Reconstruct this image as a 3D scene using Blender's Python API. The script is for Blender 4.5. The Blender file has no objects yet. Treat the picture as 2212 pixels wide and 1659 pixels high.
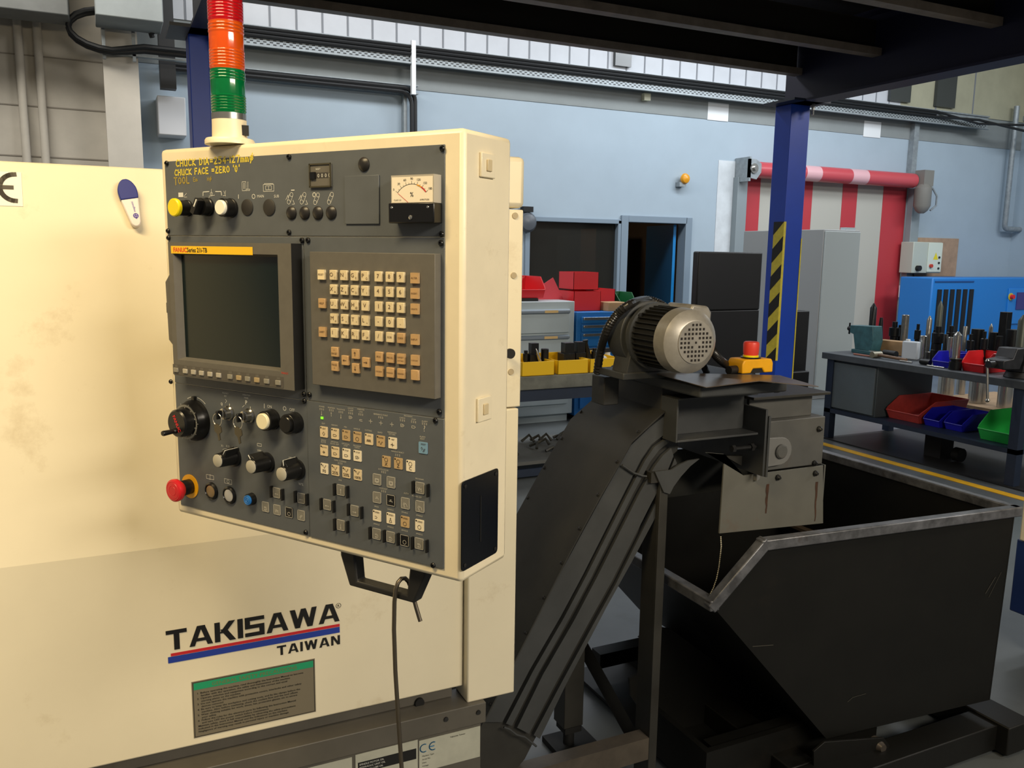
import bpy, bmesh, math, random
from mathutils import Vector, Matrix, Euler
random.seed(7)
SC = bpy.context.scene
COL = SC.collection
# ------------------------------------------------------------ camera
F, PIT, ROL, YAW, HC = 1820.0, .1555, .0148, 1.1231, 1.6
CXP, CYP = 1106.0, 829.5
_f = Vector((math.cos(YAW)*math.cos(PIT), math.sin(YAW)*math.cos(PIT), -math.sin(PIT)))
_r = Vector((math.sin(YAW), -math.cos(YAW), 0)); _u = _r.cross(_f)
_R = math.cos(ROL)*_r + math.sin(ROL)*_u; _U = -math.sin(ROL)*_r + math.cos(ROL)*_u
CAM = Vector((0, 0, HC))
cd = bpy.data.cameras.new('camera'); cam = bpy.data.objects.new('camera', cd); COL.objects.link(cam)
cd.sensor_fit = 'HORIZONTAL'; cd.sensor_width = 36; cd.lens = 36*F/2212
cd.shift_x = 0; cd.shift_y = 0; cd.clip_start = .02; cd.clip_end = 200
cam.matrix_world = Matrix(((_R.x, _U.x, -_f.x, 0), (_R.y, _U.y, -_f.y, 0), (_R.z, _U.z, -_f.z, HC), (0, 0, 0, 1)))
SC.camera = cam
def ray(x, y): return _f + _R*((x-CXP)/F) + _U*((CYP-y)/F)
def W(x, y, X=None, Y=None, Z=None):
    """where the sight line of a photo point meets a plane of the hall"""
    d = ray(x, y)
    if X is not None: return CAM + d*(X/d.x)
    if Y is not None: return CAM + d*(Y/d.y)
    return CAM + d*((Z-HC)/d.z)
def WP(x, y, P, n):
    d = ray(x, y); return CAM + d*((P-CAM).dot(n)/d.dot(n))
# ------------------------------------------------------------ world, lamps, exposure
wd = bpy.data.worlds.new('world'); SC.world = wd; wd.use_nodes = True
wd.node_tree.nodes['Background'].inputs[0].default_value = (.86, .88, .92, 1)
wd.node_tree.nodes['Background'].inputs[1].default_value = .16
SC.view_settings.view_transform = 'Standard'; SC.view_settings.look = 'None'
SC.view_settings.exposure = 0.0; SC.view_settings.gamma = 1; SC.view_settings.use_curve_mapping = False
def area(name, loc, tgt, sx, sy, power, col):
    l = bpy.data.lights.new(name, 'AREA'); l.shape = 'RECTANGLE'; l.size = sx; l.size_y = sy; l.energy = power; l.color = col
    o = bpy.data.objects.new(name, l); COL.objects.link(o); o.location = loc
    o.rotation_euler = (Vector(tgt)-Vector(loc)).to_track_quat('-Z', 'Y').to_euler(); return o
area('warm_tube_lamp', (-.75, .75, 3.05), (-.15, 1.9, 1.3), 1.3, .2, 52, (1, .77, .42))
area('office_fill_light', (6.2, 12.2, 2.7), (6.2, 12.2, 0), .8, .3, 9, (1, .82, .6))  # fill light added to lift the dark office interior
area('aisle_lamp', (1.9, -2.2, 3.0), (.8, 1.6, 1.0), 2.4, .5, 148, (1, .88, .70))
area('hall_lamp_a', (3.0, 7.3, 5.2), (3.0, 8.6, 1), 4, .8, 125, (.93, .95, .98))
area('hall_lamp_b', (8.0, 7.0, 5.2), (8.4, 8.6, 1), 5, .8, 195, (.88, .94, 1))
area('hall_lamp_c', (11.5, 4.6, 5.2), (11.0, 7.0, .8), 5, .8, 215, (.90, .95, 1))
area('hall_lamp_d', (-1.5, 7.0, 5.2), (-.5, 9.2, 2.5), 3, .6, 150, (1, .95, .86))
area('hall_lamp_e', (7.5, -.5, 4.6), (4.5, 4.0, 1.4), 3, .8, 190, (1, .95, .88))
# ------------------------------------------------------------ materials
def lin(c):
    return tuple((x/255/12.92 if x/255 <= .04045 else ((x/255+.055)/1.055)**2.4) for x in c) + (1,)
MAT = {}
def mat(name, rgb, rough=.5, metal=0, n=0.0, sc=8, bump=0, rgb2=None, emis=0, dirt=None, spec=.5, dsc=2.5):
    if name in MAT: return MAT[name]
    m = bpy.data.materials.new(name); m.use_nodes = True; nt = m.node_tree; b = nt.nodes['Principled BSDF']
    b.inputs['Base Color'].default_value = lin(rgb); b.inputs['Roughness'].default_value = rough
    b.inputs['Metallic'].default_value = metal; b.inputs['Specular IOR Level'].default_value = spec
    L = nt.links; src = None
    if n or rgb2 or bump or dirt:
        tc = nt.nodes.new('ShaderNodeTexCoord'); no = nt.nodes.new('ShaderNodeTexNoise')
        no.inputs['Scale'].default_value = sc; no.inputs['Detail'].default_value = 6; no.inputs['Roughness'].default_value = .6
        L.new(tc.outputs['Object'], no.inputs['Vector'])
        mr = nt.nodes.new('ShaderNodeMapRange'); mr.inputs[1].default_value = .35; mr.inputs[2].default_value = .65
        L.new(no.outputs['Fac'], mr.inputs[0])
        mx = nt.nodes.new('ShaderNodeMix'); mx.data_type = 'RGBA'
        a = rgb2 or tuple(max(0, x*(1-n)) for x in rgb)
        mx.inputs[6].default_value = lin(a); mx.inputs[7].default_value = lin(rgb)
        L.new(mr.outputs[0], mx.inputs[0]); src = mx.outputs[2]
        if dirt:
            n2 = nt.nodes.new('ShaderNodeTexNoise'); n2.inputs['Scale'].default_value = dsc; n2.inputs['Detail'].default_value = 9
            n2.inputs['Roughness'].default_value = .7; L.new(tc.outputs['Object'], n2.inputs['Vector'])
            r2 = nt.nodes.new('ShaderNodeMapRange'); r2.inputs[1].default_value = .60; r2.inputs[2].default_value = .74; r2.inputs[4].default_value = .75
            L.new(n2.outputs['Fac'], r2.inputs[0])
            m2 = nt.nodes.new('ShaderNodeMix'); m2.data_type = 'RGBA'; L.new(r2.outputs[0], m2.inputs[0])
            L.new(src, m2.inputs[6]); m2.inputs[7].default_value = lin(dirt); src = m2.outputs[2]
        L.new(src, b.inputs['Base Color'])
        if bump:
            bp = nt.nodes.new('ShaderNodeBump'); bp.inputs['Strength'].default_value = bump; bp.inputs['Distance'].default_value = .004
            L.new(no.outputs['Fac'], bp.inputs['Height']); L.new(bp.outputs[0], b.inputs['Normal'])
    if emis:
        b.inputs['Emission Color'].default_value = lin(rgb); b.inputs['Emission Strength'].default_value = emis
    MAT[name] = m; return m
def glassy(name, rgb, rough=.05, alpha=.35, trans=0):
    m = mat(name, rgb, rough); b = m.node_tree.nodes['Principled BSDF']
    if trans: b.inputs['Transmission Weight'].default_value = trans
    else: b.inputs['Alpha'].default_value = alpha
    return m
BEIGE = mat('cream_paint', (236, 226, 198), .42, n=.025, sc=3, dirt=(205, 190, 158), dsc=5)
BEIGE2 = mat('cream_panel_paint', (238, 226, 196), .38, n=.03, sc=12, dirt=(200, 184, 150), dsc=9)
PLATE = mat('slate_grey_plate', (90, 95, 100), .5, n=.05, sc=25)
BEZEL = mat('taupe_grey_plastic', (100, 97, 90), .55, n=.05, sc=60)
BLK = mat('black_plastic', (17, 17, 18), .3)
BLKM = mat('matt_black', (14, 14, 14), .7)
WHT = mat('white_print', (215, 215, 208), .6)
CREAM = mat('cream_key', (226, 208, 168), .45, n=.04, sc=80)
CREAM2 = mat('tan_key', (196, 160, 112), .45, n=.05, sc=80)
SCR = mat('dark_screen_glass', (13, 27, 28), .16)
GUN = mat('grey_green_machine_paint', (64, 66, 67), .48, n=.12, sc=9, dirt=(48, 40, 30), dsc=6, bump=.1)
GUND = mat('dark_oily_steel_paint', (52, 51, 47), .45, n=.2, sc=7, dirt=(34, 27, 20), dsc=4, bump=.15)
CHUTE = mat('dull_grey_steel', (88, 88, 85), .5, n=.1, sc=10, dirt=(74, 58, 44), dsc=5)
SKIP = mat('black_skip_paint', (17, 17, 15), .5, n=.25, sc=5, dirt=(28, 24, 19), dsc=3, bump=.2, spec=.3)
RIM = mat('worn_rim_steel', (106, 108, 114), .36, .3, n=.35, sc=20, dirt=(62, 52, 46), dsc=12, bump=.3)
STEEL = mat('bright_steel', (190, 188, 182), .25, .9)
DSTEEL = mat('dark_steel', (62, 62, 62), .35, .6, n=.2, sc=30)
BLUEC = mat('column_blue', (16, 62, 172), .4, n=.05, sc=5)
NAVY = mat('navy_steel', (30, 42, 62), .5, n=.1, sc=8)
YEL = mat('yellow_plastic', (228, 184, 14), .45)
TAPEY = mat('hazard_yellow', (206, 190, 60), .5, n=.08, sc=40)
RED = mat('red_plastic', (206, 34, 40), .4)
REDP = mat('faded_red_plastic', (190, 66, 60), .5, n=.1, sc=20)
BLUP = mat('blue_plastic', (26, 26, 176), .4)
GRNP = mat('green_plastic', (40, 176, 76), .45)
WALL = mat('pale_blue_wall_paint', (162, 178, 190), .7, n=.03, sc=1.5)
WALLG = mat('grey_band_paint', (132, 138, 138), .7, n=.04, sc=3)
WHW = mat('off_white_block_paint', (178, 172, 160), .75, n=.06, sc=3)
CLAD = mat('white_cladding', (190, 194, 200), .6, n=.03, sc=4)
CRCL = mat('cream_cladding', (168, 166, 142), .6, n=.06, sc=3)
GALV = mat('galvanised_steel', (150, 158, 162), .45, .3, n=.12, sc=14)
BKG = mat('black_cable_sheath', (18, 20, 22), .5)
# ------------------------------------------------------------ mesh builder
_glyph = {}
def glyphs(s, bold=0):
    k = (s, bold)
    if k in _glyph: return _glyph[k]
    cu = bpy.data.curves.new('t', 'FONT'); cu.body = s; cu.size = 1; cu.resolution_u = 2; cu.offset = bold
    o = bpy.data.objects.new('t', cu); COL.objects.link(o)
    dg = bpy.context.evaluated_depsgraph_get(); me = o.evaluated_get(dg).to_mesh()
    r = ([tuple(v.co[:2]) for v in me.vertices], [tuple(p.vertices) for p in me.polygons])
    o.evaluated_get(dg).to_mesh_clear(); bpy.data.objects.remove(o); bpy.data.curves.remove(cu)
    _glyph[k] = r; return r
class MB:
    def __init__(s, M=None): s.v = []; s.f = []; s.m = []; s.c = 0; s.M = M or Matrix()
    def add(s, vs, fs):
        o = len(s.v); s.v += [tuple(s.M @ Vector(p)) for p in vs]
        for q in fs: s.f.append(tuple(o+i for i in q)); s.m.append(s.c)
        return s
    def box(s, x0, x1, y0, y1, z0, z1):
        return s.add([(x0,y0,z0),(x1,y0,z0),(x1,y1,z0),(x0,y1,z0),(x0,y0,z1),(x1,y0,z1),(x1,y1,z1),(x0,y1,z1)],
                     [(0,3,2,1),(4,5,6,7),(0,1,5,4),(1,2,6,5),(2,3,7,6),(3,0,4,7)])
    def prism(s, poly, a, b, ax='Y'):
        n = len(poly)
        g = {'Y': lambda p, t: (p[0], t, p[1]), 'Z': lambda p, t: (p[0], p[1], t), 'X': lambda p, t: (t, p[0], p[1])}[ax]
        return s.add([g(p, a) for p in poly]+[g(p, b) for p in poly],
                     [tuple(range(n)), tuple(range(2*n-1, n-1, -1))]+[(i, (i+1) % n, n+(i+1) % n, n+i) for i in range(n)])
    def hexa(s, a, b):
        """a, b: matching lists of 3D points (two end polygons)"""
        n = len(a)
        return s.add(list(a)+list(b), [tuple(range(n)), tuple(range(2*n-1, n-1, -1))]+[(i, (i+1) % n, n+(i+1) % n, n+i) for i in range(n)])
    def rev(s, p, d, prof, seg=24, caps=True):
        p = Vector(p); d = Vector(d).normalized(); a = d.orthogonal().normalized(); b = d.cross(a); vs = []; fs = []
        for t, r in prof:
            for i in range(seg):
                an = 2*math.pi*i/seg; vs.append(p+d*t+(a*math.cos(an)+b*math.sin(an))*r)
        for k in range(len(prof)-1):
            for i in range(seg):
                j = (i+1) % seg; fs.append((k*seg+i, k*seg+j, (k+1)*seg+j, (k+1)*seg+i))
        if caps: fs.append(tuple(range(seg))[::-1]); fs.append(tuple((len(prof)-1)*seg+i for i in range(seg)))
        return s.add(vs, fs)
    def cyl(s, p0, p1, r, r1=None, seg=20):
        d = Vector(p1)-Vector(p0); return s.rev(p0, d, [(0, r), (d.length, r if r1 is None else r1)], seg)
    def tube(s, pts, r, seg=8, closed=False):
        P = [Vector(p) for p in pts]; n = len(P); vs = []; fs = []; a = None
        for i in range(n):
            t = (P[min(i+1, n-1)]-P[max(i-1, 0)]) if not closed else (P[(i+1) % n]-P[i-1])
            t.normalize()
            a = (a-t*a.dot(t)).normalized() if a is not None and (a-t*a.dot(t)).length > 1e-5 else t.orthogonal().normalized()
            b = t.cross(a)
            for k in range(seg):
                an = 2*math.pi*k/seg; vs.append(P[i]+(a*math.cos(an)+b*math.sin(an))*(r[i] if isinstance(r, (list, tuple)) else r))
        for i in range(n if closed else n-1):
            for k in range(seg):
                l = (k+1) % seg; j = (i+1) % n; fs.append((i*seg+k, i*seg+l, j*seg+l, j*seg+k))
        if not closed: fs.append(tuple(range(seg))[::-1]); fs.append(tuple((n-1)*seg+k for k in range(seg)))
        return s.add(vs, fs)
    def text(s, t, x, z, size, y=0, al='L', sx=1, bold=0, ang=0):
        vs, fs = glyphs(t, bold)
        if not vs: return s
        w = max(v[0] for v in vs)*size*sx; ox = x-(w/2 if al == 'C' else w if al == 'R' else 0)
        c, q = math.cos(ang), math.sin(ang)
        def tr(v):
            dx, dz = ox-x+v[0]*size*sx, v[1]*size
            return (x+dx*c-dz*q, y, z+dx*q+dz*c)
        return s.add([tr(v) for v in vs], fs)
    def stroke(s, pts, w, y=0, close=False):
        P = [Vector((p[0], p[1])) for p in pts]
        if close: P.append(P[0])
        for a, b in zip(P[:-1], P[1:]):
            d = b-a
            if d.length < 1e-7: continue
            d.normalize(); n = Vector((-d.y, d.x))*w/2; e = d*w*.35
            a2, b2 = a-e, b+e
            s.add([(a2.x-n.x, y, a2.y-n.y), (b2.x-n.x, y, b2.y-n.y), (b2.x+n.x, y, b2.y+n.y), (a2.x+n.x, y, a2.y+n.y)], [(0, 1, 2, 3)])
        return s
    def quad(s, x0, x1, z0, z1, y=0): return s.add([(x0,y,z0),(x1,y,z0),(x1,y,z1),(x0,y,z1)], [(0,1,2,3)])
    def build(s, name, mats, parent=None, bev=0, sm=35, loc=None, **tags):
        me = bpy.data.meshes.new(name); me.from_pydata(s.v, [], s.f)
        for m in (mats if isinstance(mats, (list, tuple)) else [mats]): me.materials.append(m)
        for p, mi in zip(me.polygons, s.m): p.material_index = mi
        bm = bmesh.new(); bm.from_mesh(me); bmesh.ops.recalc_face_normals(bm, faces=bm.faces[:]); bm.to_mesh(me); bm.free()
        if sm:
            for p in me.polygons: p.use_smooth = True
            me.set_sharp_from_angle(angle=math.radians(sm))
        o = bpy.data.objects.new(name, me); COL.objects.link(o)
        if parent: o.parent = parent
        if loc is not None: o.location = loc
        if bev:
            b = o.modifiers.new('bevel', 'BEVEL'); b.width = bev; b.segments = 2; b.limit_method = 'ANGLE'; b.angle_limit = math.radians(40)
        for k, v in tags.items(): o[k] = v
        return o
def thing(name, label, cat, loc=(0, 0, 0), rz=0, group=None):
    o = bpy.data.objects.new(name, None); COL.objects.link(o); o.location = loc; o.rotation_euler = (0, 0, rz); o.empty_display_size = .05
    o['label'] = label; o['category'] = cat
    if group: o['group'] = group
    return o
def tag(o, label, cat, group=None):
    o['label'] = label; o['category'] = cat
    if group: o['group'] = group
    return o
def struct(mb, name, m, parent=None, **k):
    o = mb.build(name, m, parent, **k)
    if parent is None: o['kind'] = 'structure'
    return o
def copy_tree(o, parent=None):
    c = o.copy(); COL.objects.link(c); c.parent = parent
    for ch in o.children: copy_tree(ch, c)
    return c
def arc(cx, cy, r, a0, a1, n=12, ry=None):
    return [(cx+r*math.cos(math.radians(a0+(a1-a0)*i/n)), cy+(ry or r)*math.sin(math.radians(a0+(a1-a0)*i/n))) for i in range(n+1)]
def rrect(x0, x1, z0, z1, r, n=4):
    return arc(x1-r, z1-r, r, 0, 90, n)+arc(x0+r, z1-r, r, 90, 180, n)+arc(x0+r, z0+r, r, 180, 270, n)+arc(x1-r, z0+r, r, 270, 360, n)
# ================================================================ setting
FLOOR = mat('grey_blue_floor_paint', (92, 97, 99), .38, n=.12, sc=2.5, dirt=(70, 70, 68), dsc=1.6, bump=.05)
struct(MB().box(-6, 16, -5, 14, -.1, 0), 'floor', FLOOR)
YW = 10.0
def wx(x, y=470, Y=YW): return W(x, y, Y=Y).x
def wz(x, y, Y=YW): return W(x, y, Y=Y).z
WX0, WX1, DX0, DX1 = 4.95, 6.42, 6.53, 7.52
RX0, RX1, RZ = 8.47, 12.0, 2.8
b = MB()
for q in [(.4, WX0, 0, 3.5), (WX0, WX1, 0, .95), (WX0, WX1, 2.05, 3.5), (WX1, DX0, 0, 3.5), (DX0, DX1, 2.05, 3.5), (DX1, RX0, 0, 3.5), (RX0, RX1, RZ, 3.5), (RX1, 15, 0, 3.5)]:
    b.box(q[0], q[1], YW, YW+.15, q[2], q[3])
b.c = 1; b.box(.4, 15, YW-.01, YW+.15, 3.5, 3.97)
b.c = 2; b.box(RX0-.42, RX0, YW-.008, YW+.01, 0, 2.95); b.box(RX0, RX1+.05, YW-.008, YW+.01, RZ, 2.93)
wall = struct(b, 'wall_back', [WALL, WALLG, mat('white_plaster', (206, 212, 216), .8, n=.06, sc=6)])
b = MB(); b.box(.4, 11.6, YW-.03, YW+.1, 3.97, 6.5); b.c = 1
for i in range(38): b.box(.6+i*.29, .6+i*.29+.022, YW-.034, YW-.028, 3.97, 6.5)
b.c = 2; b.box(11.6, 15, YW-.03, YW+.1, 3.97, 6.5); b.c = 1
for x in (12.4, 13.3): b.box(x, x+.03, YW-.034, YW-.028, 3.97, 6.5)
b.build('cladding', [CLAD, mat('shadow_gap', (120, 124, 130), .7), CRCL], wall)
b = MB()
for x0, x1 in ((6.2, 6.45), (11.3, 11.75), (12.35, 12.8)):
    b.box(x0, x1, YW-.09, YW-.036, 4.05, 5.2)
b.build('upper_window', mat('dark_upper_glass', (58, 62, 62), .2), wall)
struct(MB().box(14.7, 14.9, -5, YW+.2, 0, 4.0), 'wall_right', WALL)
b = MB(); b.box(14.68, 14.9, -5, YW+.2, 4.0, 6.5); b.c = 1; b.box(14.64, 14.7, -5, YW, 4.0, 4.08)
struct(b, 'trim_1', [CRCL, GALV])
# whitewashed block wall, left of the blue wall
b = MB(); b.box(-6, .4, 9.7, 9.9, 0, 6.5); b.c = 1
for y in (120, 229, 338):
    z = wz(50, y, 9.7); b.box(-6, .2, 9.694, 9.7, z, z+.012)
struct(b, 'wall_left', [WHW, mat('mortar_line', (128, 122, 112), .8)])
px0, px1 = W(226, 200, Y=9.35).x, W(302, 200, Y=9.35).x
struct(MB().box(px0, px1, 9.35, 9.7, 0, 6.5), 'trim_2', mat('pillar_paint', (190, 184, 172), .7, n=.05, sc=3))
struct(MB().box(-6, 15, -5, 10.2, 6.5, 6.6), 'ceiling', mat('roof_sheet', (120, 122, 122), .8))
z0 = wz(75, 25, 8.9); b = MB(); b.box(-6, W(148, 20, Y=8.9).x, 8.9, 9.3, z0, z0+.8)
b.c = 1; zb = wz(280, 40, 8.7); b.box(W(205, 20, Y=8.7).x, W(352, 20, Y=8.7).x, 8.7, 9.2, zb, zb+.8)
struct(b, 'trim_3', [mat('grey_concrete', (104, 106, 104), .8, n=.1, sc=4), mat('light_concrete', (140, 146, 146), .8, n=.06, sc=4)], bev=.01)
# office behind window and open door
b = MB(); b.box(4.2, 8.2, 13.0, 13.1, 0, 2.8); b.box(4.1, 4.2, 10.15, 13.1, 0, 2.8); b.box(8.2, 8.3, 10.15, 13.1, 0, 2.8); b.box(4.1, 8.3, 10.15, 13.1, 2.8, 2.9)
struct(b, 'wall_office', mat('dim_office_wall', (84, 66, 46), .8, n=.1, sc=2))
FRM = mat('blue_grey_frame', (122, 138, 152), .5)
w1 = bpy.data.objects.new('window_1', None); COL.objects.link(w1); w1['kind'] = 'structure'
b = MB()
for q in [(WX0, WX0+.07, .95, 2.05), (WX1-.05, WX1, .95, 2.05), (WX0, WX1, 2.0, 2.06), (WX0, WX1, .93, 1.0)]: b.box(q[0], q[1], YW-.03, YW+.12, q[2], q[3])
b.build('window_frame', FRM, w1, bev=.006)
g = glassy('window_glass', (44, 44, 40), .06, alpha=.6)
MB().box(WX0+.07, WX1-.05, YW+.05, YW+.058, 1.0, 2.0).build('pane', g, w1)
d1 = bpy.data.objects.new('door_1', None); COL.objects.link(d1); d1['kind'] = 'structure'
b = MB()
for q in [(WX1, DX0, 0, 2.12), (DX1-.02, DX1+.09, 0, 2.12), (DX0, DX1, 2.03, 2.12)]: b.box(q[0], q[1], YW-.04, YW+.15, q[2], q[3])
b.build('door_frame', FRM, d1, bev=.006)
b = MB(); b.box(0, .92, 0, .045, .01, 2.02); b.c = 1; b.box(-.004, .004, .002, .044, .01, 2.02)
o = b.build('door_leaf', [mat('blue_door', (22, 74, 110), .45), mat('bright_blue_edge', (20, 130, 200), .45)], d1, loc=(DX1-.07, YW+.12, 0)); o.rotation_euler = (0, 0, math.radians(80))
# dim furniture inside the office
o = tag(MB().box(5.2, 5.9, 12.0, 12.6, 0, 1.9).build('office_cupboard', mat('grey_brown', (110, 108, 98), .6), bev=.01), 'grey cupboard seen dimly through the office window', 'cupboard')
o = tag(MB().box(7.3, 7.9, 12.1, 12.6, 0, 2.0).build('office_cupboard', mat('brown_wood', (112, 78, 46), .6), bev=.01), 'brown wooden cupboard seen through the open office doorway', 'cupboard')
# floor lines
YLN = mat('floor_line_yellow', (226, 172, 30), .5, n=.08, sc=10)
struct(MB().box(5.47, 5.55, 1.0, 8.5, .0005, .004), 'trim_4', YLN)
q = W(1340, 1263, Z=0); struct(MB().box(q.x-1.5, q.x+.055, q.y, q.y+.08, .0005, .004), 'trim_5', YLN)
tag(MB().box(5.68, 6.9, 2.9, 5.42, .001, .012).build('floor_mat', mat('black_rubber', (30, 30, 30), .5, n=.1, sc=20)), 'flat black rubber mat on floor under the steel bench', 'mat')
# ================================================================ mezzanine
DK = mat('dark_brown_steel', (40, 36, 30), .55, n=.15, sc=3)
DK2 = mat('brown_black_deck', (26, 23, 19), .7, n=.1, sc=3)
DKF = mat('lit_flange_tone', (150, 138, 126), .5, n=.15, sc=10)  # joist steel lightened, painting in the light its bottom flange catches
mz = thing('mezzanine_platform', 'dark steel mezzanine platform on blue columns spanning above the machine', 'platform')
CX0, CX1, CY0, CY1 = 4.165, 4.33, 4.45, 4.60
LX0, LX1 = W(412, 200, Y=4.45).x, W(455, 200, Y=4.45).x
for x0, x1, tape in ((CX0, CX1, True), (LX0, LX1, False)):
    b = MB(); w = .012
    b.box(x0, x1, CY0, CY1, .01, 2.6)
    c = b.build('column', BLUEC, mz, bev=.004)
    MB().box(x0-.07, x1+.07, CY0-.07, CY1+.07, 0, .01).build('base_plate', NAVY, c)
    b = MB(); b.box(x0-.09, x1+.06, CY0-.12, CY1+.02, 2.6, 2.615); b.build('head_plate', NAVY, c)
    b = MB(); b.cyl(((x0+x1)/2+.05, CY0-.06, 2.56), ((x0+x1)/2+.05, CY0-.06, 2.60), .012, seg=6); b.cyl(((x0+x1)/2+.05, CY0-.06, 2.53), ((x0+x1)/2+.05, CY0-.06, 2.56), .007, seg=8)
    b.build('bolt', STEEL, c)
    if tape:
        b = MB(); za, zb = .88, 1.83
        b.box(x0-.002, x0-.0005, CY0-.001, CY0+.095, za, zb); b.box(x0-.002, x0+.018, CY0-.002, CY0-.0005, za, zb)
        b.c = 1; n = 5; p = (zb-za)/n
        for i in range(n+1):
            z = za+i*p
            f = lambda t: min(max(t, za), zb)
            b.hexa([(x0-.003, CY0-.002, f(z)), (x0-.003, CY0-.002, f(z+p*.5)), (x0-.003, CY0+.096, f(z+p*.5-.09)), (x0-.003, CY0+.096, f(z-.09))],
                   [(x0-.002, CY0-.002, f(z)), (x0-.002, CY0-.002, f(z+p*.5)), (x0-.002, CY0+.096, f(z+p*.5-.09)), (x0-.002, CY0+.096, f(z-.09))])
        b.build('hazard_tape', [TAPEY, BLKM], c, label='yellow and black striped hazard tape')
        MB().box(x1-.006, x1+.003, CY0-.003, CY0-.0005, .5, 1.72).build('hazard_tape', TAPEY, c, label='thin yellow edge of hazard tape')
    xm = (x0+x1)/2
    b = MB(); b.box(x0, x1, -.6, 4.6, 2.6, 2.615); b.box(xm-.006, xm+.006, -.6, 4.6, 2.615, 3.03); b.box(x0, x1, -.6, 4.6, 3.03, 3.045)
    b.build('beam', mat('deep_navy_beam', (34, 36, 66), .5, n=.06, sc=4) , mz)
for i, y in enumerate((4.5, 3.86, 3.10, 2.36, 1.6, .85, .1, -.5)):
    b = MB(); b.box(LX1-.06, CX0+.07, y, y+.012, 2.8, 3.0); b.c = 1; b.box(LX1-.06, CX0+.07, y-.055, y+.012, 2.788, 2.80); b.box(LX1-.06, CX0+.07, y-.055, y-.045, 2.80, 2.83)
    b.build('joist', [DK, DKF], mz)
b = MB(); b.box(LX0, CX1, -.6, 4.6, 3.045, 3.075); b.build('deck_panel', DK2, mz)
for x, y in ((1860, 52), (1857, 83), (2134, 9)):
    p = W(x, y, X=4.23); MB().cyl((4.21, p.y, p.z), (4.242, p.y, p.z), .011, seg=8).build('bolt', mat('bright_zinc', (225, 225, 225), .3, .5), mz)
# ================================================================ on the back wall
def tray_run(name, x0, x1, Y, zt, zb, label, holes=True):
    b = MB(); b.box(x0, x1, Y, Y+.012, zb, zt)
    b.box(x0, x1, Y-.05, Y, zb-.004, zb+.012); b.box(x0, x1, Y-.03, Y+.1, zt-.02, zt); b.c = 1
    h = zt-zb
    if holes:
        n = int((x1-x0)/.07)
        for i in range(n):
            for k, zz in enumerate((.14, .24, .34)):
                x = x0+(i+.5*(k % 2))*.07; b.quad(x, x+.035, zb+h*zz, zb+h*zz+.012, Y-.001)
    return tag(b.build(name, [GALV, BKG]), label, 'cable tray')
tray_run('cable_tray', 1.0, 13.5, 9.8, 3.96, 3.745, 'long perforated galvanised cable tray along the blue back wall')
for i, (zz, r) in enumerate(((.198, .019), (.160, .023), (.118, .021))):
    pts = [(1.0+i*.05, 9.775, 3.745+zz-.01), (6, 9.775, 3.745+zz-.005), (12.2, 9.775, 3.745+zz-.01)]
    if i != 1: pts += [(13.0, 9.6, 3.78+.03*i), (13.8, 9.3, 3.68+.1*(i == 0)), (14.66, 9.0, 3.8+.1*(i == 0))]
    o = MB().tube(pts, r, 8).build('cable', BKG)
    tag(o, ['topmost thick black cable on the long perforated tray', 'middle black cable on the long perforated tray, ending at its right end', 'lowest thick black cable on the long tray, sagging off its right end'][i], 'cable', 'cables along the wall tray')
b = MB(); z = 3.47; x1 = W(896, 180, Y=9.85).x
b.box(.7, x1+.06, 9.88, 9.99, z-.04, z-.028); b.box(.7, x1+.06, 9.88, 9.99, z+.05, z+.06); b.box(x1-.12, x1-.08, 9.9, 9.99, 2.2, z)
tag(b.build('cable_channel', GALV), 'slotted metal cable channel turning down the wall behind the control panel', 'cable channel')
pts = [(.7, 9.84, z+.01), (x1-.14, 9.84, z+.01)]+[(x1-.14+p[0], 9.84, z+.01-.14+p[1]) for p in arc(0, 0, .14, 90, 0, 6)]+[(x1, 9.84, 2.2)]
for dz, dx, l in ((0, 0, 'outer'), (-.035, -.035, 'inner')):
    tag(MB().tube([(p[0]+dx*1.2, p[1]-.0, p[2]+dz*1.2) for p in pts], .026, 8).build('cable', BKG), l+' black cable bending down the slotted wall channel', 'cable', 'cables in the slotted channel')
q = W(892, 130, Y=9.76); tag(MB().box(q.x-.02, q.x+.03, 9.74, 9.79, 3.4, 4.0).build('tray_hanger', mat('white_strip', (220, 224, 228), .5)), 'white vertical hanger strip crossing the perforated cable tray', 'bracket')
def wallbox(name, x0, x1, y0, y1, d, m, label, cat, Y=YW, bev=.004):
    a = W(x0, (y0+y1)/2, Y=Y-d); c = W(x1, (y0+y1)/2, Y=Y-d); t = W((x0+x1)/2, y0, Y=Y-d).z; bt = W((x0+x1)/2, y1, Y=Y-d).z
    return tag(MB().box(a.x, c.x, Y-d, Y-.001, bt, t).build(name, m, bev=bev), label, cat), (a.x, c.x, bt, t)
CWH = mat('white_enamel', (222, 226, 228), .5)
wallbox('wall_junction_box', 1392, 1406, 201, 217, .08, mat('ivory_box', (205, 205, 180), .5), 'small ivory junction box under the cable tray', 'junction box')
wallbox('paper_sheet', 1529, 1574, 222, 261, .012, CWH, 'white paint patch on wall left of the blue column', 'paint patch')  # thin white boxes added to stand for patches of wall paint
wallbox('paper_sheet', 1866, 1903, 262, 297, .012, CWH, 'white paint patch on wall above the red striped door', 'paint patch')
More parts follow.
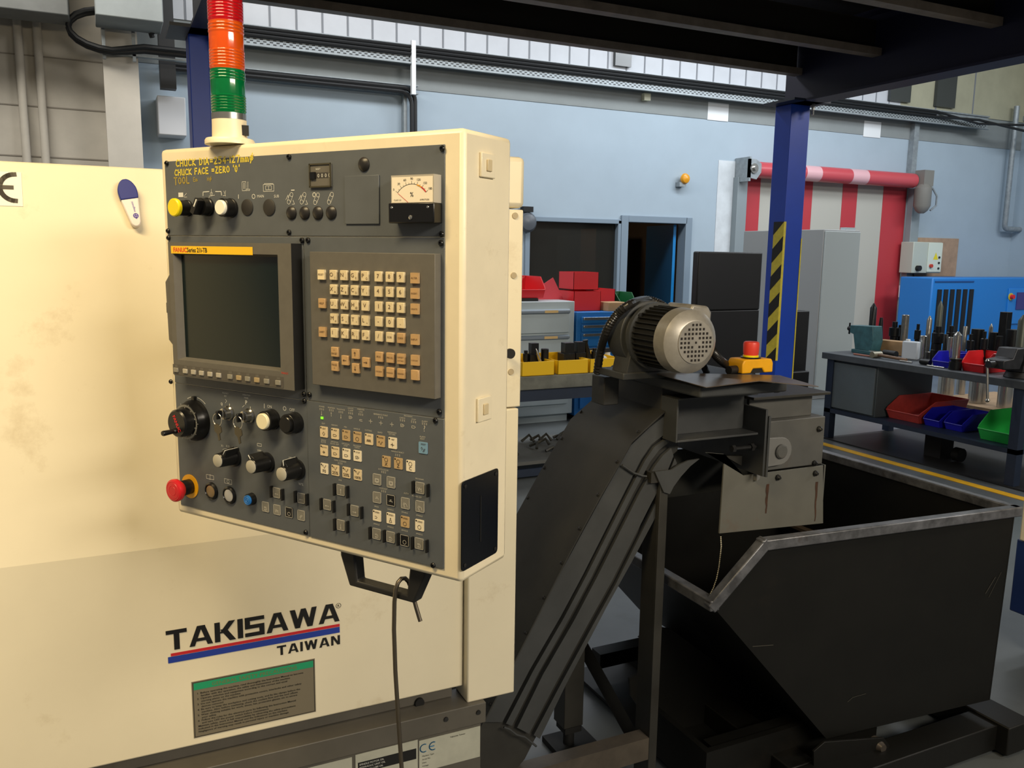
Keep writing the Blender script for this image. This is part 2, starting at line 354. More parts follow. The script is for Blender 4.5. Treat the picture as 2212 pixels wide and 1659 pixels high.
# beacon and bell
q = W(1480, 386, Y=9.9); t = thing('beacon_light', 'orange beacon light on grey bracket on the blue wall', 'beacon light', (q.x, YW, q.z-.05))
MB().box(-.09, .02, -.1, -.001, -.06, 0).build('bracket', GALV, t); MB().rev((0, -.1, .05), (0, -1, 0), [(-.05, .05), (0, .075), (.03, .06), (.05, .02)], 16).build('lens', mat('amber_lens', (220, 150, 30), .3), t)
q = W(1143, 475, Y=9.86); t = thing('wall_bell', 'grey round alarm bell beside the office window', 'bell', (q.x, YW, q.z))
MB().rev((0, 0, -.03), (0, -1, 0), [(.001, .04), (.06, .12), (.1, .13), (.14, .1), (.16, .03)], 20).build('gong', mat('bell_grey', (84, 88, 94), .35), t)
MB().box(-.07, .07, -.12, -.02, .1, .17).build('housing', BLKM, t)
# roller door
rd = thing('roller_door', 'high speed fabric door with red and white vertical stripes', 'door', ((RX0+RX1)/2, YW, 0))
rd.location = (0, 0, 0)
b = MB(); b.box(RX0, RX1, YW+.03, YW+.04, 0, RZ+.05); b.c = 1
for a, c in ((1606, 1640), (1733, 1753), (1818, 1850), (1906, 1943)):
    xa, xb = W(a, 440, Y=YW+.03).x, W(c, 440, Y=YW+.03).x
    if a == 1906: xb = RX1-.02
    b.box(xa, xb, YW+.025, YW+.03, 0, RZ+.05)
RDR = mat('door_red', (178, 52, 60), .5); RDW = mat('door_white', (176, 174, 164), .6)
b.build('curtain', [RDW, RDR], rd)
zb = 2.83; b = MB(); xs = [W(p, 372, Y=9.8).x for p in (1615, 1700, 1735, 1768, 1835, 1870, 1935, 1976)]
for i in range(7):
    b.c = (0 if i in (0, 1, 3, 5) else 1) if False else (1 if i in (2, 4) else 0); b.cyl((xs[i], 9.82, zb), (xs[i+1], 9.82, zb), .115, seg=20)
b.build('barrel', [mat('barrel_red', (190, 76, 84), .35), mat('barrel_pink', (216, 170, 176), .35)], rd)
b = MB(); b.prism([(RX0-.12, 2.70), (RX0+.02, 2.68), (RX0+.10, 2.78), (RX0+.10, 2.9), (RX0, 2.96), (RX0-.12, 2.96)], 9.68, 9.72); b.box(RX0-.12, RX0-.09, 9.68, YW-.01, 2.65, 2.99)
b.build('bracket', GALV, rd); MB().rev((RX0-.04, 9.68, 2.83), (0, -1, 0), [(0, .07), (.02, .07), (.02, .03), (.05, .03)], 16).build('bearing', STEEL, rd)
for x0, x1 in ((RX0-.14, RX0+.04), (RX1-.03, RX1+.16)): MB().box(x0, x1, 9.88, YW-.01, 0, 2.72).build('guide_rail', mat('grey_guide', (130, 140, 144), .5), rd, bev=.005)
mo = W(1993, 430, Y=9.7); b = MB(); b.rev((mo.x-.03, 9.68, mo.z+.23), (0, 0, -1), [(0, .08), (.06, .13), (.34, .13), (.42, .09), (.46, .04)], 18)
b.box(mo.x-.1, mo.x+.12, 9.62, 9.8, mo.z+.2, mo.z+.45); b.cyl((xs[-1], 9.82, zb), (mo.x, 9.82, zb), .06)
b.build('drive_motor', mat('grey_cast', (120, 118, 112), .5), rd)
b = MB(); b.tube([(mo.x+.08, 9.62, mo.z+.2), (mo.x+.2, 9.6, mo.z+.05), (mo.x+.2, 9.6, mo.z-.1), (mo.x+.1, 9.62, mo.z-.18)], .015); b.build('motor_cable', GALV, rd)
x0 = W(1980, 300, Y=9.9).x; tag(MB().box(x0-.06, x0+.05, 9.9, YW-.001, 2.95, 3.74).build('cable_channel', GALV), 'galvanised cable channel dropping from tray to the striped door motor', 'cable channel')
_, (a, c, bt, t_) = wallbox('plywood_board', 1963, 2068, 514, 597, .03, mat('plywood', (176, 146, 120), .7, n=.12, sc=6), 'plywood board on wall behind grey switch box', 'board')
ct = thing('control_box', 'grey switch box with yellow warning sign on the plywood board', 'control box', (0, 0, 0))
A = W(1968, 560, Y=9.75); B = W(2030, 560, Y=9.75); T_ = W(2000, 523, Y=9.75).z; B_ = W(2000, 590, Y=9.75).z
MB().box(A.x, B.x, 9.72, 9.969, B_, T_).build('enclosure', mat('box_grey', (178, 184, 172), .5), ct, bev=.01)
xm = A.x+(B.x-A.x)*.5; MB().box(xm, B.x-.01, 9.705, 9.72, B_+.02, T_-.01).build('door', mat('box_pale', (205, 212, 196), .5), ct, bev=.004)
b = MB(); sx = xm+.18; sz = (T_+B_)/2+.02; b.add([(sx-.06, 9.703, sz-.05), (sx+.06, 9.703, sz-.05), (sx, 9.703, sz+.07)], [(0, 1, 2)]); b.build('warning_sign', mat('sign_yellow', (224, 206, 40), .5), ct)
b = MB(); b.cyl((xm+.07, 9.705, B_+.12), (xm+.07, 9.67, B_+.12), .03); b.build('switch', mat('switch_red', (190, 60, 40), .5), ct)
for dz in (.08, .17, .26): MB().cyl((B.x-.08, 9.705, B_+dz), (B.x-.08, 9.69, B_+dz), .018, seg=10).build('button', DSTEEL, ct)
MB().cyl((A.x+.12, 9.72, B_+.08), (A.x+.12, 9.66, B_+.08), .045).build('isolator', BLKM, ct)
o = MB().tube([(A.x+.2, 9.85, B_-.014), (A.x+.3, 9.85, B_-.2), (A.x+.12, 9.85, B_-.32), (A.x-.05, 9.85, B_-.38)], .014).build('loose_cable', DSTEEL); tag(o, 'loose dark cable hanging below the grey switch box', 'cable')
q = W(1957, 630, Y=9.9); t = thing('wall_socket', 'white wall socket with orange switch beside the striped door', 'socket', (q.x, YW, q.z))
MB().box(-.06, .06, -.08, -.001, -.1, .1).build('plate', CWH, t, bev=.006); MB().box(0, .05, -.1, -.08, -.07, 0).build('switch', mat('switch_orange', (190, 90, 40), .5), t)
p0 = W(2196, 240, Y=9.85); p1 = W(2180, 495, Y=9.85)
tag(MB().tube([(p0.x, 9.85, 4.2), (p0.x, 9.85, p1.z+.08)]+[(p0.x+.08-.08*math.cos(t), 9.85, p1.z+.08-.08*math.sin(t)) for t in (.4, .8, 1.2, 1.57)]+[(14.7, 9.85, p1.z)], .045, 12).build('wall_pipe', GALV), 'galvanised pipe down the wall turning right above blue compressor', 'pipe')
# left block wall services
for i, (x, x2) in enumerate(((36, 57), (78, 97))):
    p = W(x, 40, Y=9.62); tag(MB().cyl((p.x, 9.62, 1.0), (p.x, 9.62, 5.0), .038, seg=12).build('wall_pipe', WHW), ['white painted pipe on the block wall, left of the two', 'white painted pipe on the block wall, right of the two'][i], 'pipe', 'pipes on the block wall')
zz = wz(300, 112, 9.3); b = MB(); b.box(px0-.02, 1.02, 9.27, 9.345, zz-.05, zz-.035); b.box(px0+.0, px0+.03, 9.27, 9.3, zz-.1, zz+.2); b.box(px1-.05, px1-.02, 9.27, 9.3, zz-.1, zz+.2)
tag(b.build('cable_rack', GALV), 'narrow cable rack bolted across the white pillar', 'cable rack')
q = W(235, 72, Y=9.25); loop = [(q.x+.02+.36*math.cos(a), 9.22, q.z+.18*math.sin(a)) for a in [math.radians(d) for d in range(0, 271, 18)]]
for dy in (0, 1):
    tag(MB().tube([(p[0], p[1]-.045*dy, p[2]+.02*dy) for p in loop]+[(q.x+.3, 9.25-.045*dy, zz+.0+.035*dy), (1.02, 9.25-.045*dy, zz+.0+.035*dy)], .024, 8).build('cable', BKG), ['upper', 'lower'][1-dy]+' black cable looping round at the top of the white pillar', 'cable', 'looped cables by the pillar')
wallbox('wall_cabinet', 341, 402, 208, 292, .3, mat('pale_grey_enamel', (200, 202, 205), .5), 'pale grey wall cabinet seen left of the blue column', 'wall cabinet', bev=.01)
p = W(356, 100, Y=9.6); tag(MB().box(p.x-.06, p.x+.09, 9.55, 9.68, wz(356, 192, 9.6), 5.5).build('drop_duct', BKG), 'black vertical cable duct dropping behind the white pillar', 'duct')
# ================================================================ grey machine cabinets and benches at mid distance
def open_bin(name, M, w, d, h, m, label, cat='storage bin', group=None, tilt=0):
    """stacking pick bin, open at the top and with a low cut front (front faces -Y of its own frame)"""
    t = .004; b = MB(); wb = w*.84
    def wall(p): b.prism(p, 0, t, 'X')
    f, k = .0, d
    prof = [(f+.03*d, 0), (f-.02*d, h*.38), (f+.02*d, h*.52), (f+.28*d, h), (k, h), (k-.05*d, 0)]
    for sgn in (-1, 1):
        A = [(sgn*(wb/2+(w-wb)/2*(z/h)), y, z) for y, z in prof]; B = [(sgn*(wb/2+(w-wb)/2*(z/h)-t), y, z) for y, z in prof]; b.hexa(A, B)
    def strip(p, q):
        a = lambda y, z, s: (s*(wb/2+(w-wb)/2*(z/h)), y, z)
        b.hexa([a(*p, -1), a(*p, 1), a(*q, 1), a(*q, -1)], [(v[0], v[1]+t, v[2]+.001) for v in (a(*p, -1), a(*p, 1), a(*q, 1), a(*q, -1))])
    strip(prof[0], prof[1]); strip(prof[4], prof[5])
    b.hexa([(-wb/2, prof[0][0], 0), (wb/2, prof[0][0], 0), (wb/2, prof[5][0], 0), (-wb/2, prof[5][0], 0)], [(-wb/2, prof[0][0], t), (wb/2, prof[0][0], t), (wb/2, prof[5][0], t), (-wb/2, prof[5][0], t)])
    o = b.build(name, m); o.location = M[0]; o.rotation_euler = (tilt, 0, M[1])
    # rolled rim as its own part
    r = MB(); r.tube([(-w/2, k, h), (-w/2, f+.28*d, h), (-(wb/2+(w-wb)/2*.52), f+.02*d, h*.52), (-(wb/2+(w-wb)/2*.4), f-.02*d, h*.40), (wb/2+(w-wb)/2*.4, f-.02*d, h*.40), (wb/2+(w-wb)/2*.52, f+.02*d, h*.52), (w/2, f+.28*d, h), (w/2, k, h)], .005, 6, closed=True)
    r.build('rim', m, o); return tag(o, label, cat, group)
GCAB = mat('pale_grey_cabinet', (174, 186, 190), .5, n=.02, sc=4)
HNDL = mat('grey_aluminium_strip', (136, 146, 156), .4, .3)
# grey drawer cabinet
gx0, gx1, gy, gt = 2.75, 3.965, 6.9, 1.15
g = thing('drawer_cabinet', 'pale grey drawer cabinet with red bins on top', 'drawer cabinet', ((gx0+gx1)/2, 7.2, 0)); g.location = (0, 0, 0)
MB().box(gx0, gx1, gy+.02, gy+.65, .08, gt).box(gx0+.03, gx1-.03, gy+.06, gy+.6, 0, .08).build('body', GCAB, g, bev=.005)
for i, (za, zb) in enumerate(((.86, 1.08), (.62, .84), (.40, .60), (.18, .38))):
    d = MB().box(gx0+.05, gx1-.06, gy, gy+.02, za, zb).build('drawer', GCAB, g, bev=.004)
    MB().prism([(gy-.028, zb-.012), (gy-.028, zb-.03), (gy, zb-.045), (gy, zb)], gx0+.05, gx1-.07, 'X').build('handle', HNDL, d)
    MB().box(gx1-.34, gx1-.2, gy-.030, gy-.0285, zb-.032, zb-.008).build('label_strip', mat('tan_label', (214, 180, 120), .6), d)
bx0, bx1, bt = 3.99, 4.85, 1.045
BCAB = mat('cabinet_blue', (34, 116, 190), .45)
g = thing('drawer_cabinet', 'blue drawer cabinet with silver handles beside the grey one', 'drawer cabinet', (0, 0, 0))
MB().box(bx0, bx1, gy+.02, gy+.65, .05, bt).build('body', BCAB, g, bev=.005)
MB().box(bx0+.02, bx1-.02, gy+.05, gy+.6, 0, .05).build('plinth', BLKM, g)
for za, zb in ((.94, 1.0), (.86, .925), (.72, .845), (.58, .705), (.40, .565), (.12, .385)):
    d = MB().box(bx0+.05, bx1-.05, gy, gy+.02, za, zb).build('drawer', BCAB, g, bev=.003)
    MB().box(bx0+.06, bx1-.06, gy-.02, gy, zb-.028, zb-.002).build('handle', STEEL, d, bev=.004)
# things on the cabinets
open_bin('storage_bin', ((3.52, 6.78, gt+.03), 0), .30, .42, .19, RED, 'red open pick bin on top of the grey drawer cabinet', group='red bins on the cabinets').location = (3.55, 7.0, gt+.03)
tag(MB().box(3.05, 3.62, 7.0, 7.4, gt+.001, gt+.028).build('document_tray', BLKM), 'flat black tray under the red pick bin', 'tray')
tag(MB().box(2.9, 3.3, 7.02, 7.3, gt+.03, gt+.035).build('paper_sheets', CWH), 'white paper sheets on the flat black tray', 'paper')
o = MB().prism([(-.16, 0), (.14, 0), (.02, .21), (-.13, .12)], 0, .006).build('red_card', mat('pink_red_card', (214, 66, 78), .6)); o.location = (3.86, 7.2, gt+.002); tag(o, 'pinkish red card leaning behind the red pick bin', 'card')
for i, (x0, x1, za, zb, y, l) in enumerate(((4.08, 4.36, .2+bt, .37+bt, 7.15, 'upper red box of the stack on the blue cabinet'), (4.03, 4.33, .001+bt, .19+bt, 7.05, 'lower red box of the stack on the blue cabinet'), (4.36, 4.62, .09+bt, .2+bt, 7.25, 'wide red box right of the red stack on blue cabinet'))):
    if i == 2: za, zb = bt+.001, bt+.2
    b = MB(); b.box(x0, x1, y, y+.004, za, zb); b.box(x0, x0+.004, y, y+.3, za, zb); b.box(x1-.004, x1, y, y+.3, za, zb); b.box(x0, x1, y+.296, y+.3, za, zb); b.box(x0, x1, y, y+.3, za, za+.004)
    tag(b.build('parts_box', RED), l, 'box', 'red boxes on the blue cabinet')
tag(MB().box(4.36, 4.58, 6.95, 7.15, bt+.001, bt+.085).build('cardboard_box', mat('cardboard', (176, 142, 102), .8, n=.05, sc=10), bev=.003), 'small brown cardboard box on the blue cabinet', 'box')
open_bin('storage_bin', ((4.74, 7.2, bt+.001), 0), .2, .3, .16, mat('dark_green_plastic', (20, 92, 50), .45), 'dark green bin at the right of the blue cabinet top')
# near workbench with yellow bins
t = thing('steel_workbench', 'grey topped navy workbench carrying yellow bins of tool holders', 'workbench', (0, 0, 0))
wb0, wb1, wy0, wy1 = 1.9, 4.1, 5.2, 5.95
MB().box(wb0, wb1, wy0, wy1, .645, .74).build('worktop', mat('oily_grey_top', (112, 114, 106), .5, n=.2, sc=9, dirt=(80, 78, 70)), t, bev=.004)
for x in (wb0+.02, wb1-.1):
    for y in (wy0+.02, wy1-.1): MB().box(x, x+.08, y, y+.08, 0, .645).build('leg', NAVY, t)
MB().box(wb0+.1, wb1-.1, wy0+.02, wy0+.06, .56, .645).build('rail', NAVY, t)
MB().box(wb0, wb1, wy0+.02, wy1, .1, .125).build('lower_shelf', mat('shelf_grey', (90, 92, 90), .6, n=.1, sc=8), t); MB().box(wb0+.1, wb1-.1, wy0, wy0+.02, .02, .075).build('rail', NAVY, t)
ZB = .7405
for i, (a, c) in enumerate(((1127, 1197), (1205, 1270), (1274, 1340))):
    x0, x1 = W(a, 815, Y=wy0+.02).x, W(c, 815, Y=wy0+.02).x
    b = MB(); h = .1
    b.box(x0, x1, wy0+.02, wy0+.026, ZB, ZB+h); b.box(x0, x0+.005, wy0+.02, wy0+.35, ZB, ZB+h); b.box(x1-.005, x1, wy0+.02, wy0+.35, ZB, ZB+h); b.box(x0, x1, wy0+.344, wy0+.35, ZB, ZB+h+.02); b.box(x0, x1, wy0+.02, wy0+.35, ZB, ZB+.005)
    tag(b.build('storage_bin', YEL, bev=.002), ['left yellow bin on the grey topped workbench', 'middle yellow bin on the grey topped workbench', 'right yellow bin on the workbench, beside the motor conduit'][i], 'storage bin', 'yellow bins on the workbench')
TB = mat('black_oxide_steel', (30, 32, 34), .35, .4, n=.2, sc=30)
def holder(name, x, y0, y1, wpx, Y, base, kind, label, cat, group=None, m=None):
    """upright turned item; x photo column, y0 top row, y1 bottom row"""
    q = W(x, y1, Y=Y) if base is None else None
    z0 = base if base is not None else q.z
    top = W(x, y0, Y=Y); px = (top-CAM).dot(_f); r = wpx/2*px/F; h = max(.02, top.z-z0)
    o = (top.x, Y, z0); m = m or TB
    b = MB()
    if kind == 'cone': b.rev((0, 0, 0), (0, 0, 1), [(0, r), (h*.18, r), (h*.2, r*.8), (h*.26, r*.8), (h*.28, r*.95), (h*.95, r*.45), (h, r*.4)], 16)
    elif kind == 'cyl': b.rev((0, 0, 0), (0, 0, 1), [(0, r), (h-.004, r), (h, r*.9)], 16)
    elif kind == 'step': b.rev((0, 0, 0), (0, 0, 1), [(0, r), (h*.3, r), (h*.32, r*.7), (h*.5, r*.7), (h*.52, r*.92), (h*.85, r*.92), (h*.87, r*.6), (h, r*.6)], 16)
    elif kind == 'bar': b.rev((0, 0, 0), (0, 0, 1), [(0, r*1.6), (h*.12, r*1.6), (h*.14, r), (h*.93, r), (h, r*.7)], 16)
    elif kind == 'block': b.box(-r, r, -r, r, 0, h*.62); b.box(-r*.6, r, -r*.7, r*.7, h*.62, h); b.cyl((-r*.3, -r*1.15, h*.35), (-r*.3, r, h*.35), r*.35, seg=12)
    o_ = b.build(name, m, bev=.001 if kind == 'block' else 0); o_.location = o; return tag(o_, label, cat, group)
hs = [('tool_holder', 1136, 757, 14, 'step', 'short black tool holder at the left end of yellow bins'),
      ('turret_block', 1151, 741, 22, 'block', 'black turret tool block behind the silver pointed tool'),
      ('tool_holder', 1177, 753, 17, 'cyl', 'stubby black cylindrical tool holder over the left yellow bin'),
      ('turret_block', 1224, 740, 28, 'block', 'largest black turret block above the middle yellow bin'),
      ('turret_block', 1250, 738, 24, 'block', 'angular black turret block right of the largest one'),
      ('tool_holder', 1284, 752, 15, 'step', 'small black tool holder beside the tall tapered one')]
for n_, x, y, w, k, l in hs: holder(n_, x, y, 790, w, wy0+.19, ZB+.006, k, l, 'tool holder', 'tool holders in the yellow bins')
o = MB().rev((0, 0, 0), (0, 0, 1), [(0, .035), (.03, .035), (.033, .028), (.045, .028), (.05, .034), (.19, .016), (.2, .02), (.215, .02)], 16).build('taper_holder', TB); o.location = (W(1270, 780, Y=5.42).x, 5.40, ZB+.012); o.rotation_euler = (.05, -.22, 0); tag(o, 'tall tapered black tool holder tilting left over yellow bins', 'tool holder')
o = MB().rev((0, 0, 0), (0, 0, 1), [(0, .012), (.1, .012), (.15, .006), (.17, .001)], 10).build('pointed_tool', STEEL); o.location = (W(1166, 780, Y=5.38).x, 5.33, ZB+.02); o.rotation_euler = (0, -.35, 0); tag(o, 'silver pointed tool leaning in the left yellow bin', 'tool')
t = thing('spray_bottle', 'white bottle with dark cap behind the motor conduit', 'bottle', (W(1303, 780, Y=5.5).x, 5.44, ZB+.006))
MB().rev((0, 0, 0), (0, 0, 1), [(0, .045), (.07, .045), (.09, .02), (.11, .02)], 16).build('bottle_body', CWH, t); MB().box(-.03, .02, -.012, .012, .11, .14).build('cap', BLKM, t)
random.seed(3); b = MB()
for i in range(26):
    x = 2.3+random.random()*1.1; y = 5.35+random.random()*.4; a = random.random()*3
    b.tube([(x, y, .14), (x+.05*math.cos(a), y+.05*math.sin(a), .15+random.random()*.04), (x+.1*math.cos(a+.6), y+.1*math.sin(a+.6), .14)], .012, 6, )
o = tag(b.build('scrap_pile', mat('dark_scrap', (58, 58, 54), .5, n=.3, sc=30)), 'heap of dark metal scrap on the lower shelf of the workbench', 'scrap'); o['kind'] = 'stuff'
# ================================================================ locker, black enclosure
t = thing('steel_locker', 'tall grey steel locker behind the blue column', 'locker', (0, 0, 0))
lx0, lx1, ly0, ly1, lz = 7.13, 7.675, 7.0, 8.3, 1.895
MB().box(lx0, lx1, ly0, ly1, 0, lz).build('body', mat('locker_grey', (150, 152, 152), .5), t, bev=.006)
MB().box(lx0+.01, lx1-.01, ly0-.02, ly0, .05, lz-.02).build('door', mat('locker_pale', (164, 172, 172), .5), t, bev=.004)
MB().box(lx1-.2, lx1-.05, ly0+.02, ly0+.1, lz, lz+.03).build('top_latch', GCAB, t)
t = thing('black_enclosure', 'large matt black sheet metal enclosure left of the blue column', 'enclosure', (0, 0, 0))
ex0, ex1 = W(1507, 600, Y=5.7).x, W(1645, 600, Y=5.7).x; ez = W(1507, 543, Y=5.7).z; em = W(1507, 672, Y=5.7).z
BKE = mat('black_enclosure_paint', (16, 16, 17), .5, n=.2, sc=2)
MB().box(ex0, ex1, 5.7, 5.78, em, ez).build('upper_body', BKE, t, bev=.012); MB().box(ex0+.05, ex1, 5.702, 5.90, 0, em).build('lower_body', BKE, t, bev=.008)
p = W(1730, 690, Y=6.2); b = MB(); b.box(p.x-.16, p.x+.11, 6.2, 6.5, 0, W(1730, 672, Y=6.2).z); b.box(p.x-.16, p.x+.08, 6.12, 6.2, 0, W(1730, 800, Y=6.2).z)
tag(b.build('black_cabinet', BKE, bev=.008), 'narrow black cabinet right of the blue column', 'cabinet')
t = thing('stop_button', 'small red button box on the side of the black enclosure', 'button', (ex1+.03, 5.8, W(1642, 678, Y=5.8).z))
MB().box(-.03, .02, -.03, .03, -.03, .01).build('box', TAPEY, t); MB().cyl((0, 0, .011), (0, 0, .05), .022).build('mushroom', RED, t)
# compressor
t = thing('compressor', 'bright blue compressor cabinet with slotted grille at the wall', 'compressor', (0, 0, 0))
kx0 = W(2012, 640, Y=9.0).x; kz = W(2012, 600, Y=9.0).z; kx1 = W(2102, 640, Y=9.0).x; CB = mat('compressor_blue', (30, 118, 196), .4)
MB().box(kx0, 14.4, 9.0, 9.6, .02, kz).build('body', CB, t, bev=.02)
b = MB()
GZ = kz-.18
for i in range(6):
    x = W(2028+13.8*i, 640, Y=9.0).x; b.box(x-.045, x+.045, 8.985, 9.0, .4, GZ)
b.build('grille', mat('grille_black', (14, 16, 20), .6), t)
b = MB(); b.box(kx0+.05, kx1-.02, 8.99, 9.0, kz-.07, kz-.05); b.build('seam', mat('seam_blue', (20, 70, 130), .5), t)
q = W(2200, 660, Y=9.0); cp = MB().box(q.x-.3, 14.3, 8.98, 9.0, q.z-.3, q.z+.28).build('control_fascia', mat('fascia_blue', (40, 126, 204), .4), t, bev=.004)
q2 = W(2195, 650, Y=8.98); MB().box(q2.x, q2.x+.5, 8.965, 8.98, q2.z-.14, q2.z+.14).build('display', mat('violet_display', (62, 56, 120), .3), cp)
q3 = W(2183, 641, Y=8.98); MB().cyl((q3.x, 8.98, q3.z), (q3.x, 8.97, q3.z), .06).build('stop_plate', TAPEY, cp); MB().cyl((q3.x, 8.97, q3.z), (q3.x, 8.92, q3.z), .035).build('stop_button', RED, cp)
# ================================================================ right workbench and its load
FX = 5.70; TZ = .765
t = thing('tool_bench', 'long navy steel bench crowded with tooling beside the yellow line', 'workbench', (0, 0, 0))
by0, by1 = 3.62, 5.50
MB().box(FX-.02, 6.55, by0, by1, TZ-.055, TZ).build('worktop', mat('dark_bench_top', (74, 80, 86), .5, n=.12, sc=12), t, bev=.004)
for x in (FX, 6.45):
    for y in (by0+.05, by1-.12): MB().box(x, x+.07, y, y+.07, .0125, TZ-.055).build('leg', NAVY, t)
MB().box(FX, 6.52, by0+.05, by1-.05, .24, .275).build('lower_shelf', NAVY, t); MB().box(FX+.25, FX+.4, 4.45, 4.6, .0125, .24).build('leg', BLKM, t)
c = MB().box(FX+.03, 6.4, W(1897, 800, X=FX+.03).y, by1-.08, .275, TZ-.06).build('cabinet', mat('bench_cabinet_grey', (76, 86, 92), .5), t, bev=.004)
b = MB(); b.box(FX+.012, FX+.03, W(1897, 800, X=FX+.03).y+.01, by1-.1, .29, TZ-.075); b.build('door', mat('bench_door_grey', (84, 94, 100), .5, n=.03, sc=30), t, bev=.003)
q = W(2125, 975, X=6.3); b = MB().cyl((FX+.3, q.y-.03, .07), (FX+.3, q.y+.03, .07), .055, seg=16); b.build('caster', BLKM, t)
# bins on the lower shelf: they open toward the aisle (-X)
RZ90 = -math.pi/2
def shelf_bin(x, y, w, d, h, X, z, m, label, name='storage_bin', rz=RZ90, group=None):
    X += .12 if z < .5 else 0; q = W(x, y, X=X); return open_bin(name, ((X, q.y, z), rz), w, d, h, m, label, group=group)
shelf_bin(1950, 900, .35, .55, .17, FX+.02, .277, REDP, 'faded red bin on the lower bench shelf', group='bins on the lower shelf')
shelf_bin(2012, 920, .16, .34, .13, FX+.04, .277, BLUP, 'blue bin beside the faded red bin on lower shelf', group='bins on the lower shelf')
shelf_bin(2058, 935, .17, .34, .13, FX+.06, .277, BLUP, 'blue bin next to the green bin on the lower shelf', group='bins on the lower shelf')
shelf_bin(2155, 935, .33, .5, .2, FX-.02, .277, GRNP, 'bright green bin at near end of the lower bench shelf', group='bins on the lower shelf')
# on top
shelf_bin(2104, 770, .2, .26, .14, FX+.1, TZ+.001, RED, 'bright red bin on top of the tool bench')
shelf_bin(2035, 765, .17, .25, .11, FX+.1, TZ+.001, BLUP, 'blue bin on the bench top left of bright red bin')
def up(name, x, y0, wpx, X, kind, label, cat='tool holder', m=None, group='tools standing on the tool bench', z=None):
    while W(x, y0, X=X).y > by1-.07: X -= .05
    top = W(x, y0, X=X); dd = (top-CAM).dot(_f); r = wpx/2*dd/F; z0 = TZ+.001 if z is None else z
    Y = top.y; h = max(.03, top.z-z0); b = MB(); m = m or TB
    pr = {'cyl': [(0, r), (h-.004, r), (h, r*.85)], 'cone': [(0, r), (h*.2, r), (h*.22, r*.8), (h*.9, r*.45), (h, r*.35)],
          'step': [(0, r), (h*.3, r), (h*.32, r*.75), (h*.5, r*.75), (h*.52, r), (h*.8, r), (h*.82, r*.5), (h, r*.5)],
          'bar': [(0, r*1.7), (h*.15, r*1.7), (h*.17, r), (h*.9, r), (h*.95, r*.6), (h, r*.2)], 'disc': [(0, r), (h*.5, r), (h*.5, r*.8), (h, r*.75)]}
    if kind == 'block': b.box(-r, r, -r, r, 0, h)
    else: b.rev((0, 0, 0), (0, 0, 1), pr[kind], 16)
    o = b.build(name, m, bev=.002 if kind == 'block' else 0); o.location = (X, Y, z0); return tag(o, label, cat, group)
ST2 = mat('tool_steel', (150, 148, 142), .3, .8, n=.1, sc=30); GT = mat('grey_green_tool', (92, 96, 86), .4, .3)
up('boring_bar', 1888, 655, 14, 6.45, 'bar', 'tall black tool with clamp head at far end of bench', 'tool')
up('tool_holder', 1904, 686, 17, 6.4, 'cone', 'black tapered holder in front of the red door stripe')
up('drill_chuck', 1934, 695, 22, 6.35, 'step', 'squat black chuck right of the tapered holder')
up('steel_cylinder', 1957, 680, 15, 6.35, 'cyl', 'plain grey steel cylinder behind the white bottle', 'cylinder', ST2)
up('drill_chuck', 1984, 700, 13, 6.3, 'step', 'slim black chuck behind the steel sleeve')
up('steel_sleeve', 1995, 725, 14, 6.1, 'cyl', 'short shiny steel sleeve right of the white bottle', 'sleeve', STEEL)
up('steel_bar', 2009, 682, 11, 6.2, 'bar', 'tall shiny steel bar with a pointed tip', 'bar', ST2)
up('milling_arbor', 2033, 650, 11, 6.3, 'bar', 'tallest grey arbor in front of compressor grille', 'arbor', GT)
up('tool_holder', 2028, 705, 24, 6.15, 'step', 'fat black holder at the foot of the tall arbor')
up('tool_holder', 2056, 704, 19, 6.3, 'step', 'black holder right of the tall arbor')
up('steel_sleeve', 2054, 728, 11, 6.0, 'cyl', 'narrow shiny sleeve behind the large chromed holder', 'sleeve', STEEL)
up('chromed_holder', 2070, 716, 17, 5.85, 'bar', 'large chromed holder standing between the blue and red bins', 'tool holder', STEEL)
up('steel_bar', 2086, 705, 9, 6.2, 'cyl', 'thin pale steel bar behind the red bin', 'bar', ST2)
up('lathe_chuck', 2113, 711, 34, 6.3, 'disc', 'wide black chuck body right of compressor grille', 'chuck')
up('steel_bar', 2142, 699, 8, 6.4, 'bar', 'short thin bar between chuck bodies', 'bar', ST2)
up('lathe_chuck', 2150, 718, 26, 6.3, 'disc', 'low black chuck body behind the bench vise', 'chuck')
up('black_block', 2174, 674, 17, 6.3, 'block', 'tall rectangular black block in front of compressor', 'block')
up('lathe_chuck', 2190, 712, 40, 6.25, 'disc', 'widest black chuck body at the right edge', 'chuck')
up('air_filter', 2212, 680, 20, 5.95, 'bar', 'grey green cylinder with wire on top at the right edge', 'cylinder', GT)
for x, y0, w, X, k, l in ((1946, 702, 9, 6.4, 'cyl', 'short grey pin behind the squat black chuck'), (2019, 712, 12, 6.35, 'cone', 'small black taper behind the tall shiny bar'), (2098, 722, 15, 6.1, 'step', 'stepped black holder just left of the widest black chuck body at compressor'), (2128, 716, 14, 6.05, 'step', 'stepped black holder over the right rim of the red bench bin'), (2160, 726, 18, 6.1, 'disc', 'low black ring body in front of the rectangular block'), (2044, 722, 10, 6.05, 'cyl', 'thin black pin above the blue bench bin')):
    up('tool_holder', x, y0, w, X, k, l)
q = W(1968, 755, X=6.0); t = thing('white_jug', 'flat white plastic jug standing on the tool bench', 'jug', (6.0, q.y, TZ+.001), .3)
MB().box(-.03, .03, -.065, .065, 0, .15).build('jug_body', mat('milky_plastic', (196, 206, 216), .4), t, bev=.01); MB().cyl((0, .03, .15), (0, .03, .165), .018).build('lid', CWH, t)
